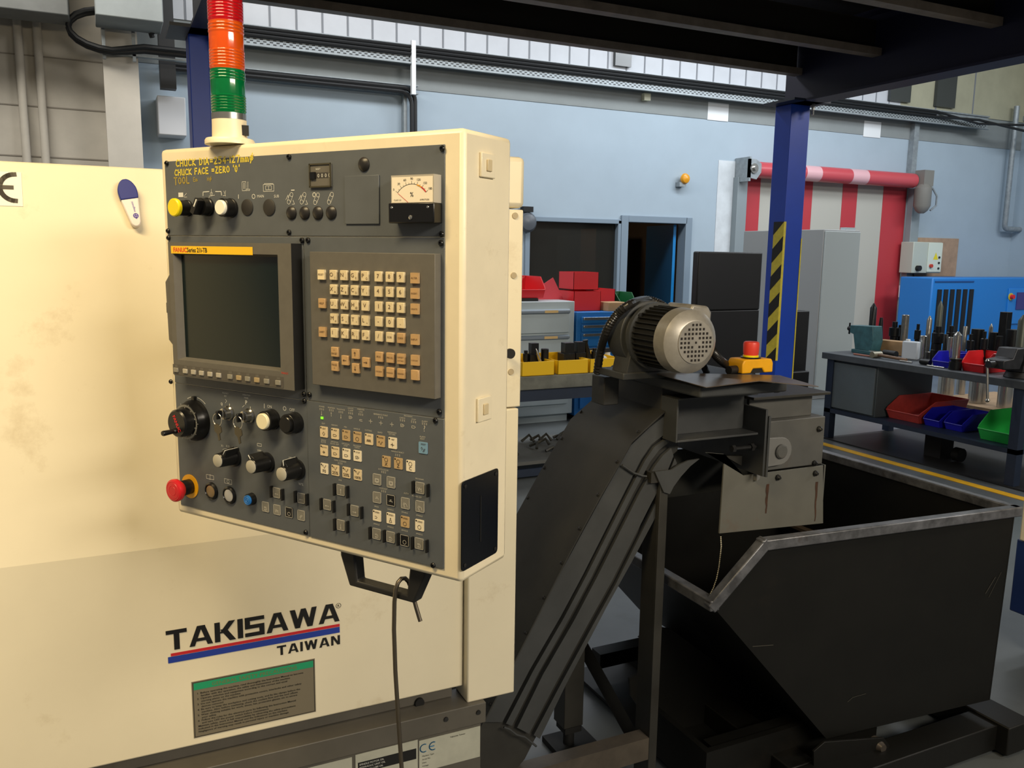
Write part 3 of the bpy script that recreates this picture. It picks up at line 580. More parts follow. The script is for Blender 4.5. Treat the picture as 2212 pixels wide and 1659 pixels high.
q = W(1922, 740, X=6.1); o = MB().box(-.05, .05, -.12, .12, 0, .12).build('cardboard_box', MAT['cardboard'], bev=.003); o.location = (6.15, q.y, TZ+.001); o.rotation_euler = (0, 0, .2); tag(o, 'brown cardboard box beside the teal vise on tool bench', 'box')
q = W(1872, 740, X=6.0); t = thing('teal_vise', 'teal painted machine vise at the far end of tool bench', 'vise', (6.0, q.y, TZ+.001))
TEAL = mat('teal_paint', (58, 104, 112), .5, n=.2, sc=15)
b = MB(); b.box(-.07, .07, -.11, .10, 0, .03); b.prism([(-.10, .03), (.07, .03), (.10, .16), (.14, .17), (.14, .235), (-.10, .245), (-.12, .12)], -.06, .06, 'X'); b.build('vise_body', TEAL, t, bev=.004)
MB().cyl((0, .10, .2), (0, .21, .2), .02).build('spindle', DSTEEL, t); MB().cyl((0, .2, .15), (0, .2, .25), .008).build('handle', DSTEEL, t)
# bench vise at the near end
q = W(2214, 790, X=5.9); t = thing('bench_vise', 'big dark grey bench vise with hanging handle at near end of bench', 'vise', (5.86, q.y, TZ+.001))
VM = mat('dark_vise_iron', (48, 48, 50), .45, .2, n=.25, sc=18)
b = MB(); b.cyl((0, 0, 0), (0, 0, .05), .11, .09); b.prism([(-.1, .05), (.1, .05), (.13, .12), (.13, .21), (-.05, .21), (-.08, .14)], -.08, .08); b.build('body', VM, t, bev=.006)
b = MB(); b.prism([(-.3, .08), (-.12, .07), (-.09, .14), (-.09, .22), (-.17, .22), (-.2, .15), (-.3, .14)], -.07, .07); b.build('sliding_jaw', VM, t, bev=.006)
b = MB(); b.cyl((-.36, 0, .11), (-.3, 0, .11), .024); b.build('screw', DSTEEL, t)
hh = MB(); hh.cyl((-.345, .02, .13), (-.36, -.02, -.14), .009); hh.rev((-.345, .02, .13), (0, 0, 1), [(-.012, .008), (0, .016), (.014, .008)], 10); hh.rev((-.36, -.02, -.14), (0, 0, -1), [(-.012, .008), (0, .016), (.014, .008)], 10); hh.build('handle', ST2, t)
def lie(name, x, y, x2, y2, r, X, m, label, cat, z=0, r1=None):
    a = W(x, y, X=X); c = W(x2, y2, X=X-.0); zz = TZ+.002+r+z
    o = MB().cyl((0, 0, 0), (0, c.y-a.y, 0), r, r1).build(name, m); o.location = (X, a.y, zz); return tag(o, label, cat)
lie('steel_shaft', 1880, 745, 1912, 748, .018, 5.95, ST2, 'steel shaft lying before the cardboard box', 'shaft')
lie('arbor_body', 1911, 748, 1937, 752, .03, 5.93, TB, 'thick black arbor lying on the bench before cardboard box', 'arbor')
q = W(1893, 765, X=5.8); t = thing('hammer', 'wooden handled hammer lying along the front of bench', 'hammer', (5.8, q.y, TZ+.028))
MB().cyl((-.05, 0, 0), (.05, 0, 0), .026).build('head', mat('brass_grey', (140, 136, 118), .4, .5), t); MB().cyl((0, -.02, 0), (0, -.30, -.01), .013).build('handle', mat('handle_wood', (120, 92, 68), .6, n=.2, sc=30), t)
lie('file', 1845, 757, 1882, 765, .007, 5.78, mat('rust_red', (150, 90, 70), .6), 'rusty file lying at the far front corner of bench', 'file')
lie('scraper', 1945, 763, 1972, 766, .006, 5.78, STEEL, 'bright flat scraper right of the hammer', 'scraper')
lie('file', 2003, 787, 2040, 793, .005, 5.75, STEEL, 'thin bright rod on the bench front edge below blue bin', 'rod')
lie('black_sleeve', 1990, 775, 2010, 778, .022, 5.8, TB, 'black sleeve lying left of the blue bench bin', 'sleeve')
q = W(2064, 785, X=5.78); o = MB().rev((0, 0, 0), (0, 0, 1), [(0, .045), (.06, .045), (.062, .035), (.075, .035), (.077, .046), (.085, .046)], 20).build('lathe_chuck', TB); o.location = (5.78, q.y, TZ+.001); tag(o, 'black round chuck at bench edge before the chromed holder', 'chuck')
# steel cylinders on a pallet beyond
t = thing('pallet', 'wooden pallet behind the bench carrying steel cylinders', 'pallet', (0, 0, 0)); PW = mat('pallet_wood', (148, 122, 92), .8, n=.15, sc=10)
pz = W(2100, 872, X=7.3).z; py0, py1 = W(2240, 880, X=7.3).y, W(2018, 860, X=7.3).y
MB().box(7.2, 8.2, py0, py1, pz-.03, pz).build('top_boards', PW, t)
for y in (py0+.02, (py0+py1)/2, py1-.15): MB().box(7.2, 8.2, y, y+.1, 0, pz-.03).build('bearer', PW, t)
for i, (x, w, X) in enumerate(((2042, 32, 7.45), (2074, 18, 7.7), (2112, 36, 7.4), (2172, 30, 7.4))):
    c = W(x, 850, X=X); dd = (c-CAM).dot(_f); r = w/2*dd/F
    o = MB().cyl((0, 0, 0), (0, 0, .27), r, seg=24).build('steel_cylinder', STEEL); o.location = (X, c.y, pz+.001)
    tag(o, ['leftmost shiny steel cylinder under the bench, on the pallet', 'narrowest steel cylinder on the pallet, set back', 'widest steel cylinder on the pallet, in the middle', 'steel cylinder on the pallet behind the vise handle'][i], 'cylinder', 'steel cylinders on the pallet')
# neighbouring machine at the right edge
t = thing('neighbour_machine', 'cream and blue machine corner at the right edge beyond the skip', 'machine', (0, 0, 0))
q = W(2190, 1100, X=3.3); nx = 3.3; ny = W(2197, 1200, X=nx).y; zt_ = W(2195, 800, X=nx).z; zm = W(2195, 1165, X=nx).z
b = MB(); b.prism([(ny+.0, zm), (ny-.9, zm), (ny-.9, zt_+.25), (ny-.12, zt_+.25), (ny-.0, zm+.2)], nx, nx+.8, 'X'); b.build('cream_cover', BEIGE, t, bev=.006)
MB().box(nx+.01, nx+.8, ny-.9, ny+.015, .16, zm).build('blue_base', mat('machine_base_blue', (26, 50, 104), .45, n=.05, sc=5), t, bev=.006)
MB().box(nx+.05, nx+.2, ny-.2, ny-.05, 0, .16).build('foot', NAVY, t)
# ================================================================ lathe
MY = 1.85; BZ = .973; TY = 2.03
lathe = thing('machine_tool', 'large cream painted machine tool with red and blue striped name on its front', 'machine', (0, 0, 0))
ztop = W(172, 356, Y=TY).z; zlow = .508; RX = W(1000, 1480, Y=MY).x; CX = W(1108, 1495, Y=MY-.02).x
MB().prism([(MY, zlow), (MY+.5, zlow), (MY+.55, ztop), (TY, ztop), (MY, BZ)], -2.2, RX, 'X').build('front_cover', BEIGE, lathe, bev=.004, sm=6)
zc = W(1050, 1508, Y=MY-.02).z
b = MB(); b.prism([(RX-.003, zc), (CX, zc), (CX, 1.06), (RX-.003, 1.06)], MY-.02, MY+.5); b.box(RX-.003, CX+.006, MY-.02, MY+.5, 1.068, 1.62); b.box(RX-.003, CX+.006, MY-.02, MY+.5, 1.62, 1.765)
b = MB(); zt2 = W(1120, 338, Y=MY-.02).z; z1 = W(1120, 453, Y=MY-.02).z; z2 = W(1110, 882, Y=MY-.02).z
b.box(RX+.002, CX+.012, MY-.02, MY+.055, z1+.004, zt2); ec = b.build('end_cover_top', BEIGE, lathe, bev=.012)
MB().box(RX+.002, CX+.008, MY-.02, MY+.055, z2+.003, z1).build('end_cover', BEIGE, lathe, bev=.003)
MB().box(RX+.002, CX+.002, MY-.024, MY+.055, zc, z2).build('end_cover', BEIGE, lathe, bev=.004)
for x, y in ((1116, 466), (1113, 595), (1107, 803)):
    q = W(x, y, Y=MY-.021); MB().cyl((q.x-.004, MY-.02, q.z), (q.x-.004, MY-.0225, q.z), .0075, seg=16).build('screw_plug', mat('tan_plug', (176, 160, 128), .5), lathe)
q = W(1095, 762, Y=MY-.03); b = MB(); b.cyl((q.x, MY-.02, q.z), (q.x, MY-.045, q.z), .006); b.cyl((q.x, MY-.045, q.z), (q.x, MY-.052, q.z), .012); b.build('knob', BLKM, lathe)
# base
BM = mat('machine_base_taupe', (92, 88, 80), .45, n=.12, sc=6, dirt=(60, 50, 38), dsc=4, bump=.05)
bx1 = W(1050, 1530, Y=MY-.04).x; ze = W(1050, 1517, Y=MY-.04).z; zf = W(1050, 1560, Y=MY-.04).z
b = MB(); b.box(-2.2, bx1-.07, MY+.02, MY+.055, ze+.002, zlow-.0005); b.build('base_band', BM, lathe)
b = MB(); b.box(-2.2, bx1, MY-.04, MY+.055, zf, ze); b.build('base_ledge', BM, lathe, bev=.002)
b = MB(); b.box(-2.2, bx1-.005, MY-.02, MY+.055, .02, zf-.001); b.build('base', BM, lathe, bev=.002)
b = MB()
for x in (-1.9, -.6, .5): b.cyl((x, MY+.02, 0), (x, MY+.02, .02), .035)
b.build('levelling_feet', BLKM, lathe)
q = W(905, 1516, Y=MY+.02); MB().cyl((q.x, MY+.02, q.z), (q.x, MY+.012, q.z), .012).build('rubber_plug', BLKM, lathe)
for x, y in ((963, 1553), (1033, 1538)):
    q = W(x, y, Y=MY-.04); MB().cyl((q.x, MY-.04, q.z), (q.x, MY-.044, q.z), .006, seg=8).build('screw', DSTEEL, lathe)
# decals on the lower cover
INK = mat('black_print', (18, 18, 18), .5); GREYL = mat('placard_grey', (118, 110, 92), .5); GRNB = mat('placard_green', (32, 150, 104), .5)
INKR = mat('red_print', (196, 36, 44), .5); INKB = mat('blue_print', (34, 60, 156), .5)
def LX(x, y): return W(x, y, Y=MY)
x0 = LX(358, 1370).x; x1 = LX(733, 1320).x; zA = LX(358, 1361).z; zBt = LX(382, 1402).z; zA2 = LX(725, 1304).z; zB2 = LX(733, 1341).z
LT = {  # letters from slanted / horizontal bars in a 1-high box: ('s',xb,xt,z0,z1,w) vertical-ish bar, ('h',x0,x1,z,t)
 'T': (1.0, [('h', 0, 1.0, .80, .2), ('s', .37, .37, 0, .8, .27)]),
 'A': (1.15, [('s', 0, .40, 0, 1, .26), ('s', .89, .52, 0, 1, .26), ('h', .4, .8, .8, .2), ('h', .2, .95, .22, .16)]),
 'K': (1.05, [('s', 0, 0, 0, 1, .27), ('s', .22, .72, .42, 1, .32), ('s', .74, .28, 0, .62, .32)]),
 'I': (.27, [('s', 0, 0, 0, 1, .27)]),
 'S': (1.0, [('h', 0, 1, .80, .2), ('h', 0, 1, .40, .2), ('h', 0, 1, 0, .2), ('s', 0, 0, .4, 1, .26), ('s', .74, .74, 0, .55, .26)]),
 'W': (1.45, [('s', .27, 0, 0, 1, .27), ('s', .27, .60, 0, 1, .25), ('s', .93, .60, 0, 1, .25), ('s', .93, 1.18, 0, 1, .27)]),
 'N': (1.0, [('s', 0, 0, 0, 1, .25), ('s', .75, .75, 0, 1, .25), ('s', .72, .02, 0, 1, .28)])}
def logo(mb, s, xa, xb, za, zb, y, gap=.16):
    tot = sum(LT[c][0] for c in s)+gap*(len(s)-1); k = (xb-xa)/tot; cx = xa; h = zb-za
    for c in s:
        for q in LT[c][1]:
            y -= .00003
            if q[0] == 'h': p = [(q[1], q[3]), (q[2], q[3]), (q[2], q[3]+q[4]), (q[1], q[3]+q[4])]
            else: p = [(q[1], q[3]), (q[1]+q[5], q[3]), (q[2]+q[5], q[4]), (q[2], q[4])]
            mb.add([(cx+a*k, y, za+z*h) for a, z in p], [(0, 1, 2, 3)])
        cx += (LT[c][0]+gap)*k
b = MB(); logo(b, 'TAKISAWA', x0, x1, (zBt+zB2)/2, (zA+zA2)/2, MY-.0012, gap=.1)
zr = LX(733, 1347).z; zr2 = LX(733, 1353).z; zb2 = LX(733, 1366).z
b.c = 1; b.quad(x0+.008, x1, zr2, zr, MY-.001); b.c = 2; b.quad(x0+.002, x1, zb2, zr2-.0005, MY-.001)
b.c = 0; logo(b, 'TAIWAN', LX(598, 1395).x, x1, LX(733, 1391).z, LX(733, 1371).z, MY-.0012, gap=.2)
b.c = 0; q = LX(731, 1308); b.stroke(arc(q.x, q.z, .0058, 0, 360, 16), .0009, MY-.001); b.text('R', q.x, q.z-.0032, .009, MY-.001, 'C')
b.build('name_lettering', [INK, INKR, INKB], lathe, label='black lettering over a red and blue stripe')
ax0, ax1 = LX(416, 1530).x, LX(681, 1480).x; az1 = LX(680, 1422).z; az0 = LX(681, 1537).z
b = MB(); b.box(ax0, ax1, MY-.0012, MY-.0002, az0, az1); b.c = 1; b.quad(ax0+.004, ax1-.004, az1-.020, az1-.004, MY-.0016); b.c = 2
for q in ((ax0+.002, ax1-.002, az0+.002, az0+.0032), (ax0+.002, ax1-.002, az1-.0032, az1-.002), (ax0+.002, ax0+.0032, az0+.002, az1-.002), (ax1-.0032, ax1-.002, az0+.002, az1-.002)): b.quad(*q, MY-.0016)
b.c = 3; b.text('GENERAL SAFETY PRECAUTIONS', (ax0+ax1)/2, az1-.0165, .0115, MY-.002, 'C', sx=1.1)
L_ = ['1  Before operating the machine, read thoroughly the Instruction Manual to become', 'familiar with the operation, the safety and maintenance of the machine', '2  Operate switches and equipment according to the correct and usual', 'warning plates on the machine', '3  Do not operate the machine with protective covers, interlocks and other safety', 'devices removed', '4  Be sure to keep the workpiece and cutting tools, and fix the clamps before the', 'machine. Also, before machining, check the coolant flow and the tool offsets', '5  Wear clothing suitable for work, shoes, hat, protective glasses etc to secure', 'your safety', '6  Follow the rules for the electrical parts by following the Instruction Manual', 'and turn OFF the power switch before maintenance', 'Maintain safety, work in full responsibility by observing the safety precautions', 'indicated in the Instruction Manual and the indications on the machine.', 'Negligence of warning may result in personal injury or machine damage']
b.c = 2; n = len(L_); dz = (az1-.026-az0-.010)/n
for i, s in enumerate(L_):
    w = ax1-ax0-.03; sz = dz*.86; vs, _ = glyphs(s, .012); tw = max(v[0] for v in vs)*sz; k = min(1, w/tw)
    b.text(s, ax0+.010+(0 if s[0].isdigit() or i > 11 else .008), az1-.026-dz*(i+.7), sz, MY-.002, 'L', sx=min(1.22, w/tw), bold=.012)
b.build('safety_placard', [GREYL, GRNB, INK, mat('placard_tan', (120, 110, 70), .5)], lathe, label='grey safety placard with green heading band')
# base plates
YB = MY-.0205
PLT = mat('pale_plate', (186, 186, 170), .45, n=.06, sc=20); 
def BXY(x, y): return W(x, y, Y=YB)
for j, (xa, xb, yt) in enumerate(((905, 1037, 1578), (767, 902, 1612), (640, 760, 1648))):
    a, c = BXY(xa, yt), BXY(xb, yt-18 if j == 0 else yt-8); zt = BXY((xa+xb)/2, yt+6 if j == 0 else yt+2).z
    b = MB(); b.box(a.x, c.x, YB-.0012, YB, zt-.085, zt); b.c = 1
    if j == 0:
        b.c = 2; cx_, cz_ = a.x+.013, zt-.022; r = .0105
        b.stroke(arc(cx_, cz_, r, 65, 295, 12), .0026, YB-.0018); b.stroke(arc(cx_+.024, cz_, r, 65, 295, 12), .0026, YB-.0018); b.stroke([(cx_+.0145, cz_), (cx_+.026, cz_)], .0026, YB-.0018)
        b.c = 1; b.text('Takisawa Taiwan', (a.x+c.x)/2+.02, zt-.012, .006, YB-.0018, 'C')
        for k in range(5): b.text(['Machine Type', 'Serial No.', 'Date', 'Voltage', 'Weight'][k], a.x+.008, zt-.045-.009*k, .0055, YB-.0018)
    elif j == 1:
        b.box(a.x+.006, c.x-.004, YB-.0018, YB-.0012, zt-.05, zt-.022); b.c = 3
        for k in range(3): b.text(['SPINDLE MOTOR OIL', 'HYDRAULIC UNIT OIL', 'SLIDEWAY LUBE OIL'][k], a.x+.009, zt-.030-.008*k, .0065, YB-.0022)
    b.build('rating_plate', [PLT, INK, mat('ce_blue', (30, 110, 160), .5), WHT], lathe, label=['white rating plate with blue CE letters', 'pale lubrication plate with black text block', 'plain pale plate at the left'][j])
# CE sticker on the sloped cover
def UP(x, y):
    n = Vector((0, -(ztop-BZ), TY-MY)).normalized(); return WP(x, y, Vector((0, MY, BZ)), n)
sl = math.atan2(TY-MY, ztop-BZ)
MU = Matrix.Translation((0, MY, BZ)) @ Matrix.Rotation(-sl, 4, 'X')
def UL(x, y): return MU.inverted() @ UP(x, y)
a, c = UL(46, 375), UL(46, 446); b = MB(MU); b.box(a.x-.125, a.x, -.0012, -.0002, c.z, a.z+.002); b.c = 1
r = (a.z-c.z)*.40; cx_ = UL(38, 400).x-.004; cz_ = (a.z+c.z)/2+.004
b.stroke(arc(cx_, cz_, r, 90, 270, 16), .0092, -.0016); b.stroke([(cx_-r, cz_), (cx_-.006, cz_)], .0086, -.0016)
b.stroke(arc(cx_-.062, cz_, r, 90, 270, 16), .0078, -.0016)
b.build('ce_sticker', [mat('sticker_white', (240, 238, 226), .4), mat('ce_ink', (62, 54, 44), .5)], lathe, label='white sticker with dark CE mark')
# eraser magnet
e0, e1 = UL(268, 392), UL(296, 494); ctr = (e0+e1)/2; L = (e0-e1).length; an = math.atan2(e1.x-e0.x, e0.z-e1.z)
er = thing('whiteboard_eraser', 'blue and white oval magnetic eraser stuck on the cream machine cover', 'eraser'); er.matrix_world = MU @ Matrix.Translation((ctr.x, 0, ctr.z)) @ Matrix.Rotation(an*-1, 4, 'Y')
def erp(s0, s1):
    P = []
    for i in range(25):
        z = s0+(s1-s0)*i/24; u = (z+L/2)/L; w = (.0085+.0125*min(1, u*1.25))*math.sqrt(max(0, 1-max(0, (u-.62)/.38)**2))*math.sqrt(max(0, 1-max(0, (.1-u)/.1)**2)); P.append((w, z))
    return [(w, z) for w, z in P]+[(-w, z) for w, z in P[::-1]]
zz = L*.08
b = MB(); b.prism(erp(-L/2+.0005, zz), -.020, -.001); b.build('white_body', mat('eraser_white', (236, 228, 224), .35), er, bev=.003)
b = MB(); b.prism(erp(zz+.0003, L/2-.0005), -.020, -.001); b.build('blue_body', mat('eraser_blue', (38, 48, 130), .35), er, bev=.003)
b = MB(); b.stroke(arc(.003, -L*.28, .0045, 0, 360, 10), .002, -.0206); b.stroke([(0, -L*.28), (.006, -L*.28)], .002, -.0206); b.stroke([(.003, -L*.24), (.003, -L*.34)], .002, -.0206)
b.text('magnetic', .005, -L*.20, .0065, -.0206, ang=1.6); b.build('print', mat('lilac_print', (100, 88, 180), .5), er)
# ================================================================ control panel on its arm
PA = 2.163; Rv = Vector((-math.cos(PA), -math.sin(PA), 0)); Nv = Vector((math.sin(PA), -math.cos(PA), 0))
PP = W(1003, 278, Z=1.76); O3 = Vector((0, 0, 0)); tl = WP(345, 322, PP, Nv); ORG = Vector((tl.x, tl.y, 0))
PW_, PZ0, PZ1, PD = .6172, 1.127, 1.762, .125
rz = math.atan2(Rv.y, Rv.x)
cp = thing('operator_console', 'cream pendant control panel with screen, keypad and many push buttons', 'control panel', ORG, rz)
def PU(x, y, h=0):
    q = WP(x, y, PP-Nv*h, Nv)-ORG; return q.dot(Rv), q.z
b = MB(); b.prism([(0, PZ0), (PW_, PZ0), (PW_, PZ1), (0, PZ1)], 0, .012)
b.prism([(0, PZ0+.0), (PW_, PZ0+.0), (PW_, PZ1), (0, PZ1)], .012, PD)
hb = MB(); hb.box(0, PW_, 0, PD, PZ0, PZ1); hb.build('housing', BEIGE2, cp, bev=.007)
MB().box(.12, PW_-.1, PD, PD+.05, 1.42, 1.62).build('rear_cover', BEIGE2, cp, bev=.01)
MB().tube([(.25, PD+.03, 1.55), (.22, PD+.16, 1.55), (.16, PD+.3, 1.55)], .03, 16).build('support_arm', BEIGE2, cp)
# face plates
def plate(name, p4, t=.0018, m=PLATE, bev=.0006):
    P = [PU(*p) for p in p4]; return MB().prism(P, -t, -.0001).build(name, m, cp, bev=bev)
uT0, zT = PU(361, 348); uT1, zT1 = PU(965, 313); _, zm1 = PU(662, 511); zt = (zT+zT1)/2
ul, ur = PU(361, 430)[0], PU(962, 430)[0]; um = PU(661, 700)[0]
zS = PU(362, 509)[1]; zS = (PU(362, 508)[1]+PU(958, 514)[1])/2; zlowL = PU(380, 1086)[1]; zlowR = PU(956, 1228)[1]; zbot = (zlowL+zlowR)/2
zq = (PU(376, 824)[1]+PU(664, 868)[1])/2; zq2 = (PU(668, 863)[1]+PU(958, 906)[1])/2
def rplate(name, u0, u1, z0, z1, y=-.0018, m=PLATE):
    return MB().box(u0, u1, y, -.0001, z0, z1).build(name, m, cp, bev=.0006)
pu = rplate('upper_plate', ul, ur, zS+.0008, zt)
ps = rplate('screen_plate', ul, um-.0006, zq+.0006, zS-.0008)
pk = rplate('keypad_plate', um+.0006, ur, zq2+.0006, zS-.0008)
pl_ = rplate('lower_left_plate', ul, um-.0003, zbot, zq-.0006)
pr_ = rplate('lower_right_plate', um+.0003, ur, zbot, zq2-.0006, -.0024)
FY = -.0019; FY2 = -.0025
def screw(x, y, par):
    u, z = PU(x, y); b = MB(); b.rev((u, -.0018, z), (0, -1, 0), [(0, .0042), (.002, .0042), (.0035, .003), (.0036, .0016), (.0022, .0014)], 12); b.build('screw', BLK, par)
for x, y in ((363, 353), (627, 339), (958, 321), (366, 499), (627, 502), (956, 506)): screw(x, y, pu)
for x, y in ((367, 514), (655, 519), (372, 824), (659, 851)): screw(x, y, ps)
for x, y in ((668, 519), (955, 525), (671, 852), (951, 889)): screw(x, y, pk)
for x, y in ((660, 866), (663, 1149)): screw(x, y, pl_)
for x, y in ((943, 908), (938, 1220)): screw(x, y, pr_)
# --- hand writing in yellow marker
HF = {'C': [[(4, 5.2), (2, 6), (.5, 4), (.3, 2), (1.5, .2), (4, .8)]], 'H': [[(.3, 6), (.3, 0)], [(3.7, 6), (3.7, 0)], [(.3, 3), (3.7, 3)]], 'U': [[(.3, 6), (.4, 1), (2, 0), (3.4, 1), (3.7, 6)], [(3.7, 3), (3.8, 0)]],
 'K': [[(.4, 6), (.4, 0)], [(3.8, 6), (.5, 2.6), (4, 0)]], 'D': [[(.4, 0), (.6, 6), (2.6, 5.2), (3.8, 3), (2.8, .6), (.2, 0)]], 'I': [[(1, 6), (1, 0)]], 'A': [[(0, 0), (2, 6), (3.9, 0)], [(.8, 2), (3.2, 2)]], '=': [[(.5, 4), (3.6, 4)], [(.5, 2.2), (3.6, 2.2)]],
 '2': [[(.4, 4.6), (1.6, 6), (3.2, 5), (2.8, 3), (.3, 0), (3.9, .3)]], '5': [[(3.6, 6), (.9, 6), (.7, 3.6), (2.6, 3.8), (3.6, 2), (2.4, .2), (.4, .5)]], '4': [[(2.9, 0), (2.9, 6), (.2, 2), (4, 2)]], '.': [[(.6, 2.6), (1.5, 2.4)]], '1': [[(1, 6), (.9, 0)]], '7': [[(.2, 6), (3.8, 6), (1.9, 0)], [(1, 3), (3.2, 3)]][:1],
 'm': [[(.2, 3.6), (.2, 0)], [(.2, 2.4), (1.2, 3.6), (1.9, 2.6), (1.9, 0)], [(1.9, 2.4), (3, 3.6), (3.7, 2.6), (3.8, 0)]], 'F': [[(.4, 0), (.5, 6), (3.6, 6)], [(.5, 3.3), (3, 3.3)]], 'E': [[(3.7, 6), (.5, 6), (.4, 0), (3.8, 0)], [(.5, 3), (3.2, 3)]], 'Z': [[(.3, 6), (3.7, 6), (.3, 0), (3.9, 0)]], 'R': [[(.4, 0), (.5, 6), (3.4, 5), (3, 3.3), (.5, 3), (3.9, 0)]],
 'O': [[(2, 6), (.4, 4.4), (.4, 1.6), (2, 0), (3.7, 1.6), (3.6, 4.6), (2, 6)]], "'": [[(1.2, 6.6), (1, 5)]], 'T': [[(0, 6), (4, 6)], [(2, 6), (2, -.6)]], 'L': [[(.5, 6), (.5, 0), (3.6, 0)]], '0': [[(2, 6), (.6, 4.4), (.8, 1), (2.2, 0), (3.3, 2), (3.2, 5), (2, 6)]], 'o': [[(2, 5), (.4, 3.6), (.6, 1.4), (2.2, .8), (3.7, 2.2), (3.4, 4.4), (2, 5)], [(3.4, 7), (.8, -1.4)]]}
def hand(mb, s, x, z, h, w, y, slope=0, kx=1.17):
    k = h/6; cx = x
    for c in s:
        if c == ' ': cx += 3.2*k*kx; continue
        dx = {'I': 2.4, '1': 2.6, '.': 2.6, "'": 2.4}.get(c, 5.0)
        for st in HF[c]: mb.stroke([(cx+p[0]*k*.93*kx, z+p[1]*k+(cx-x)*slope) for p in st], w, y)
        cx += dx*k*kx
    return cx
b = MB(); MY1 = mat('yellow_marker', (226, 206, 70), .6)
a, z = PU(383, 363); a2, _ = PU(580, 352)
hand(b, 'CHUCK DIA=254.127mmo', a, z+.002, .0104, .0020, FY-.0003, .01); a, z = PU(380, 379); hand(b, "CHUCK FACE =ZERO '0'", a, z-.0005, .0094, .0020, FY-.0003, .01, 1.12)
a, z = PU(379, 397); b.c = 1; hand(b, 'TOOL', a, z-.001, .0104, .0020, FY-.0003, .03); a, z = PU(420, 392); hand(b, 'Em', a, z, .006, .0011, FY-.0003); a, z = PU(450, 391); hand(b, 'Ho', a, z, .006, .001, FY-.0003)
b.build('marker_writing', [MY1, mat('faded_marker', (170, 150, 62), .7)], pu, label='yellow hand written marker notes')
# --- push buttons etc
def pbtn(x, y, r, h, capm, par, name='push_button', cap='flat', body=BLK, rb=None, lab=None, hh=None):
    """(x,y): photo centre of the cap face at height h above the plate"""
    u, z = PU(x, y, h); rb = rb or r*1.12
    o = MB().rev((u, FY, z), (0, -1, 0), [(0, rb*1.06), (.004, rb*1.06), (.0045, rb), (h*.72, rb), (h*.74, rb*.96)], 28).build(name, body, par)
    if lab: o['label'] = lab
    b = MB()
    if cap == 'flat': b.rev((u, -h*.72, z), (0, -1, 0), [(0, r*.9), (h*.24, r*.9), (h*.28, r*.82)], 28)
    if cap == 'mush': b.rev((u, -h*.6, z), (0, -1, 0), [(-.004, r*.55), (h*.1, r*.55), (h*.2, r*.95), (h*.28, r), (h*.4, r*.97), (h*.44, r*.86)], 32)
    b.build('cap', capm, o); return o, u, z
YC = mat('yellow_cap', (236, 214, 20), .35); WC = mat('lit_white_cap', (246, 242, 226), .3); YWC = mat('warm_white_cap', (240, 232, 196), .3)
pbtn(375, 448, .0150, .030, YC, pu, cap='mush', rb=.0128, lab='yellow mushroom push button')
o, u, z = pbtn(474, 448, .0130, .026, WC, pu, lab='white topped push button')
u, z = PU(430, 446, .020); o = MB().rev((u, FY, z), (0, -1, 0), [(0, .0150), (.004, .0150), (.005, .0140), (.016, .0140)], 28).build('selector_switch', BLK, pu, label='black two way selector switch')
M = Matrix.Translation((u, 0, z)) @ Matrix.Rotation(math.radians(32), 4, 'Y'); b = MB(M); b.box(-.0045, .0045, -.030, -.016, -.013, .013); b.c = 1; b.box(-.0014, .0014, -.0304, -.0299, -.001, .0125); b.build('lever', [BLK, WHT], o, bev=.001)
for x, y in ((534.5, 448), (582, 448)):
    u, z = PU(x, y, .002); MB().rev((u, FY, z), (0, -1, 0), [(0, .0128), (.0012, .0128), (.002, .0115)], 28).build('blanking_plug', mat('plug_black', (44, 42, 40), .6), pu)
for x, y in ((629, 460), (657.5, 460), (686, 460), (715, 459.5), (785.5, 355)):
    u, z = PU(x, y, .003); MB().rev((u, FY, z), (0, -1, 0), [(0, .0102), (.0015, .0100), (.004, .0075), (.0050, .003)], 24).build('dome_plug', mat('dome_black', (36, 34, 33), .38), pu)
# counter
u0, z1 = PU(668, 354, .004); u1, z0 = PU(716, 404, .004)
b = MB(); b.box(u0, u1, -.004, FY, z0, z1); c = b.build('counter', BEZEL, pu, bev=.0008)
b = MB()
for q in ((u0, u0+.0022, z0, z1), (u1-.0022, u1, z0, z1), (u0, u1, z0, z0+.0022), (u0, u1, z1-.0022, z1)): b.box(q[0], q[1], -.0055, -.004, q[2], q[3])
b.build('counter_frame', mat('olive_frame', (62, 58, 42), .5), c)
zm = (z0+z1)/2; b = MB(); b.box(u0+.003, u0+.013, -.007, -.004, zm-.005, zm+.005); b.c = 1; b.quad(u0+.012, u1-.006, zm-.004, zm+.004, -.0042); b.c = 2
for k in range(4): b.text('0', u0+.018+.0072*k, zm-.0028, .0075, -.0044, 'C')
b.text('RESET', u0+.013, zm+.008, .0035, -.0044); b.build('counter_window', [BLK, mat('counter_dark', (60, 58, 56), .5), WHT], c)
# flat blank plate
u0, z1 = PU(748, 381); u1, z0 = PU(823, 484); MB().box(u0, u1, -.0042, FY, z0, z1).build('blank_cover', PLATE, pu, bev=.0006)
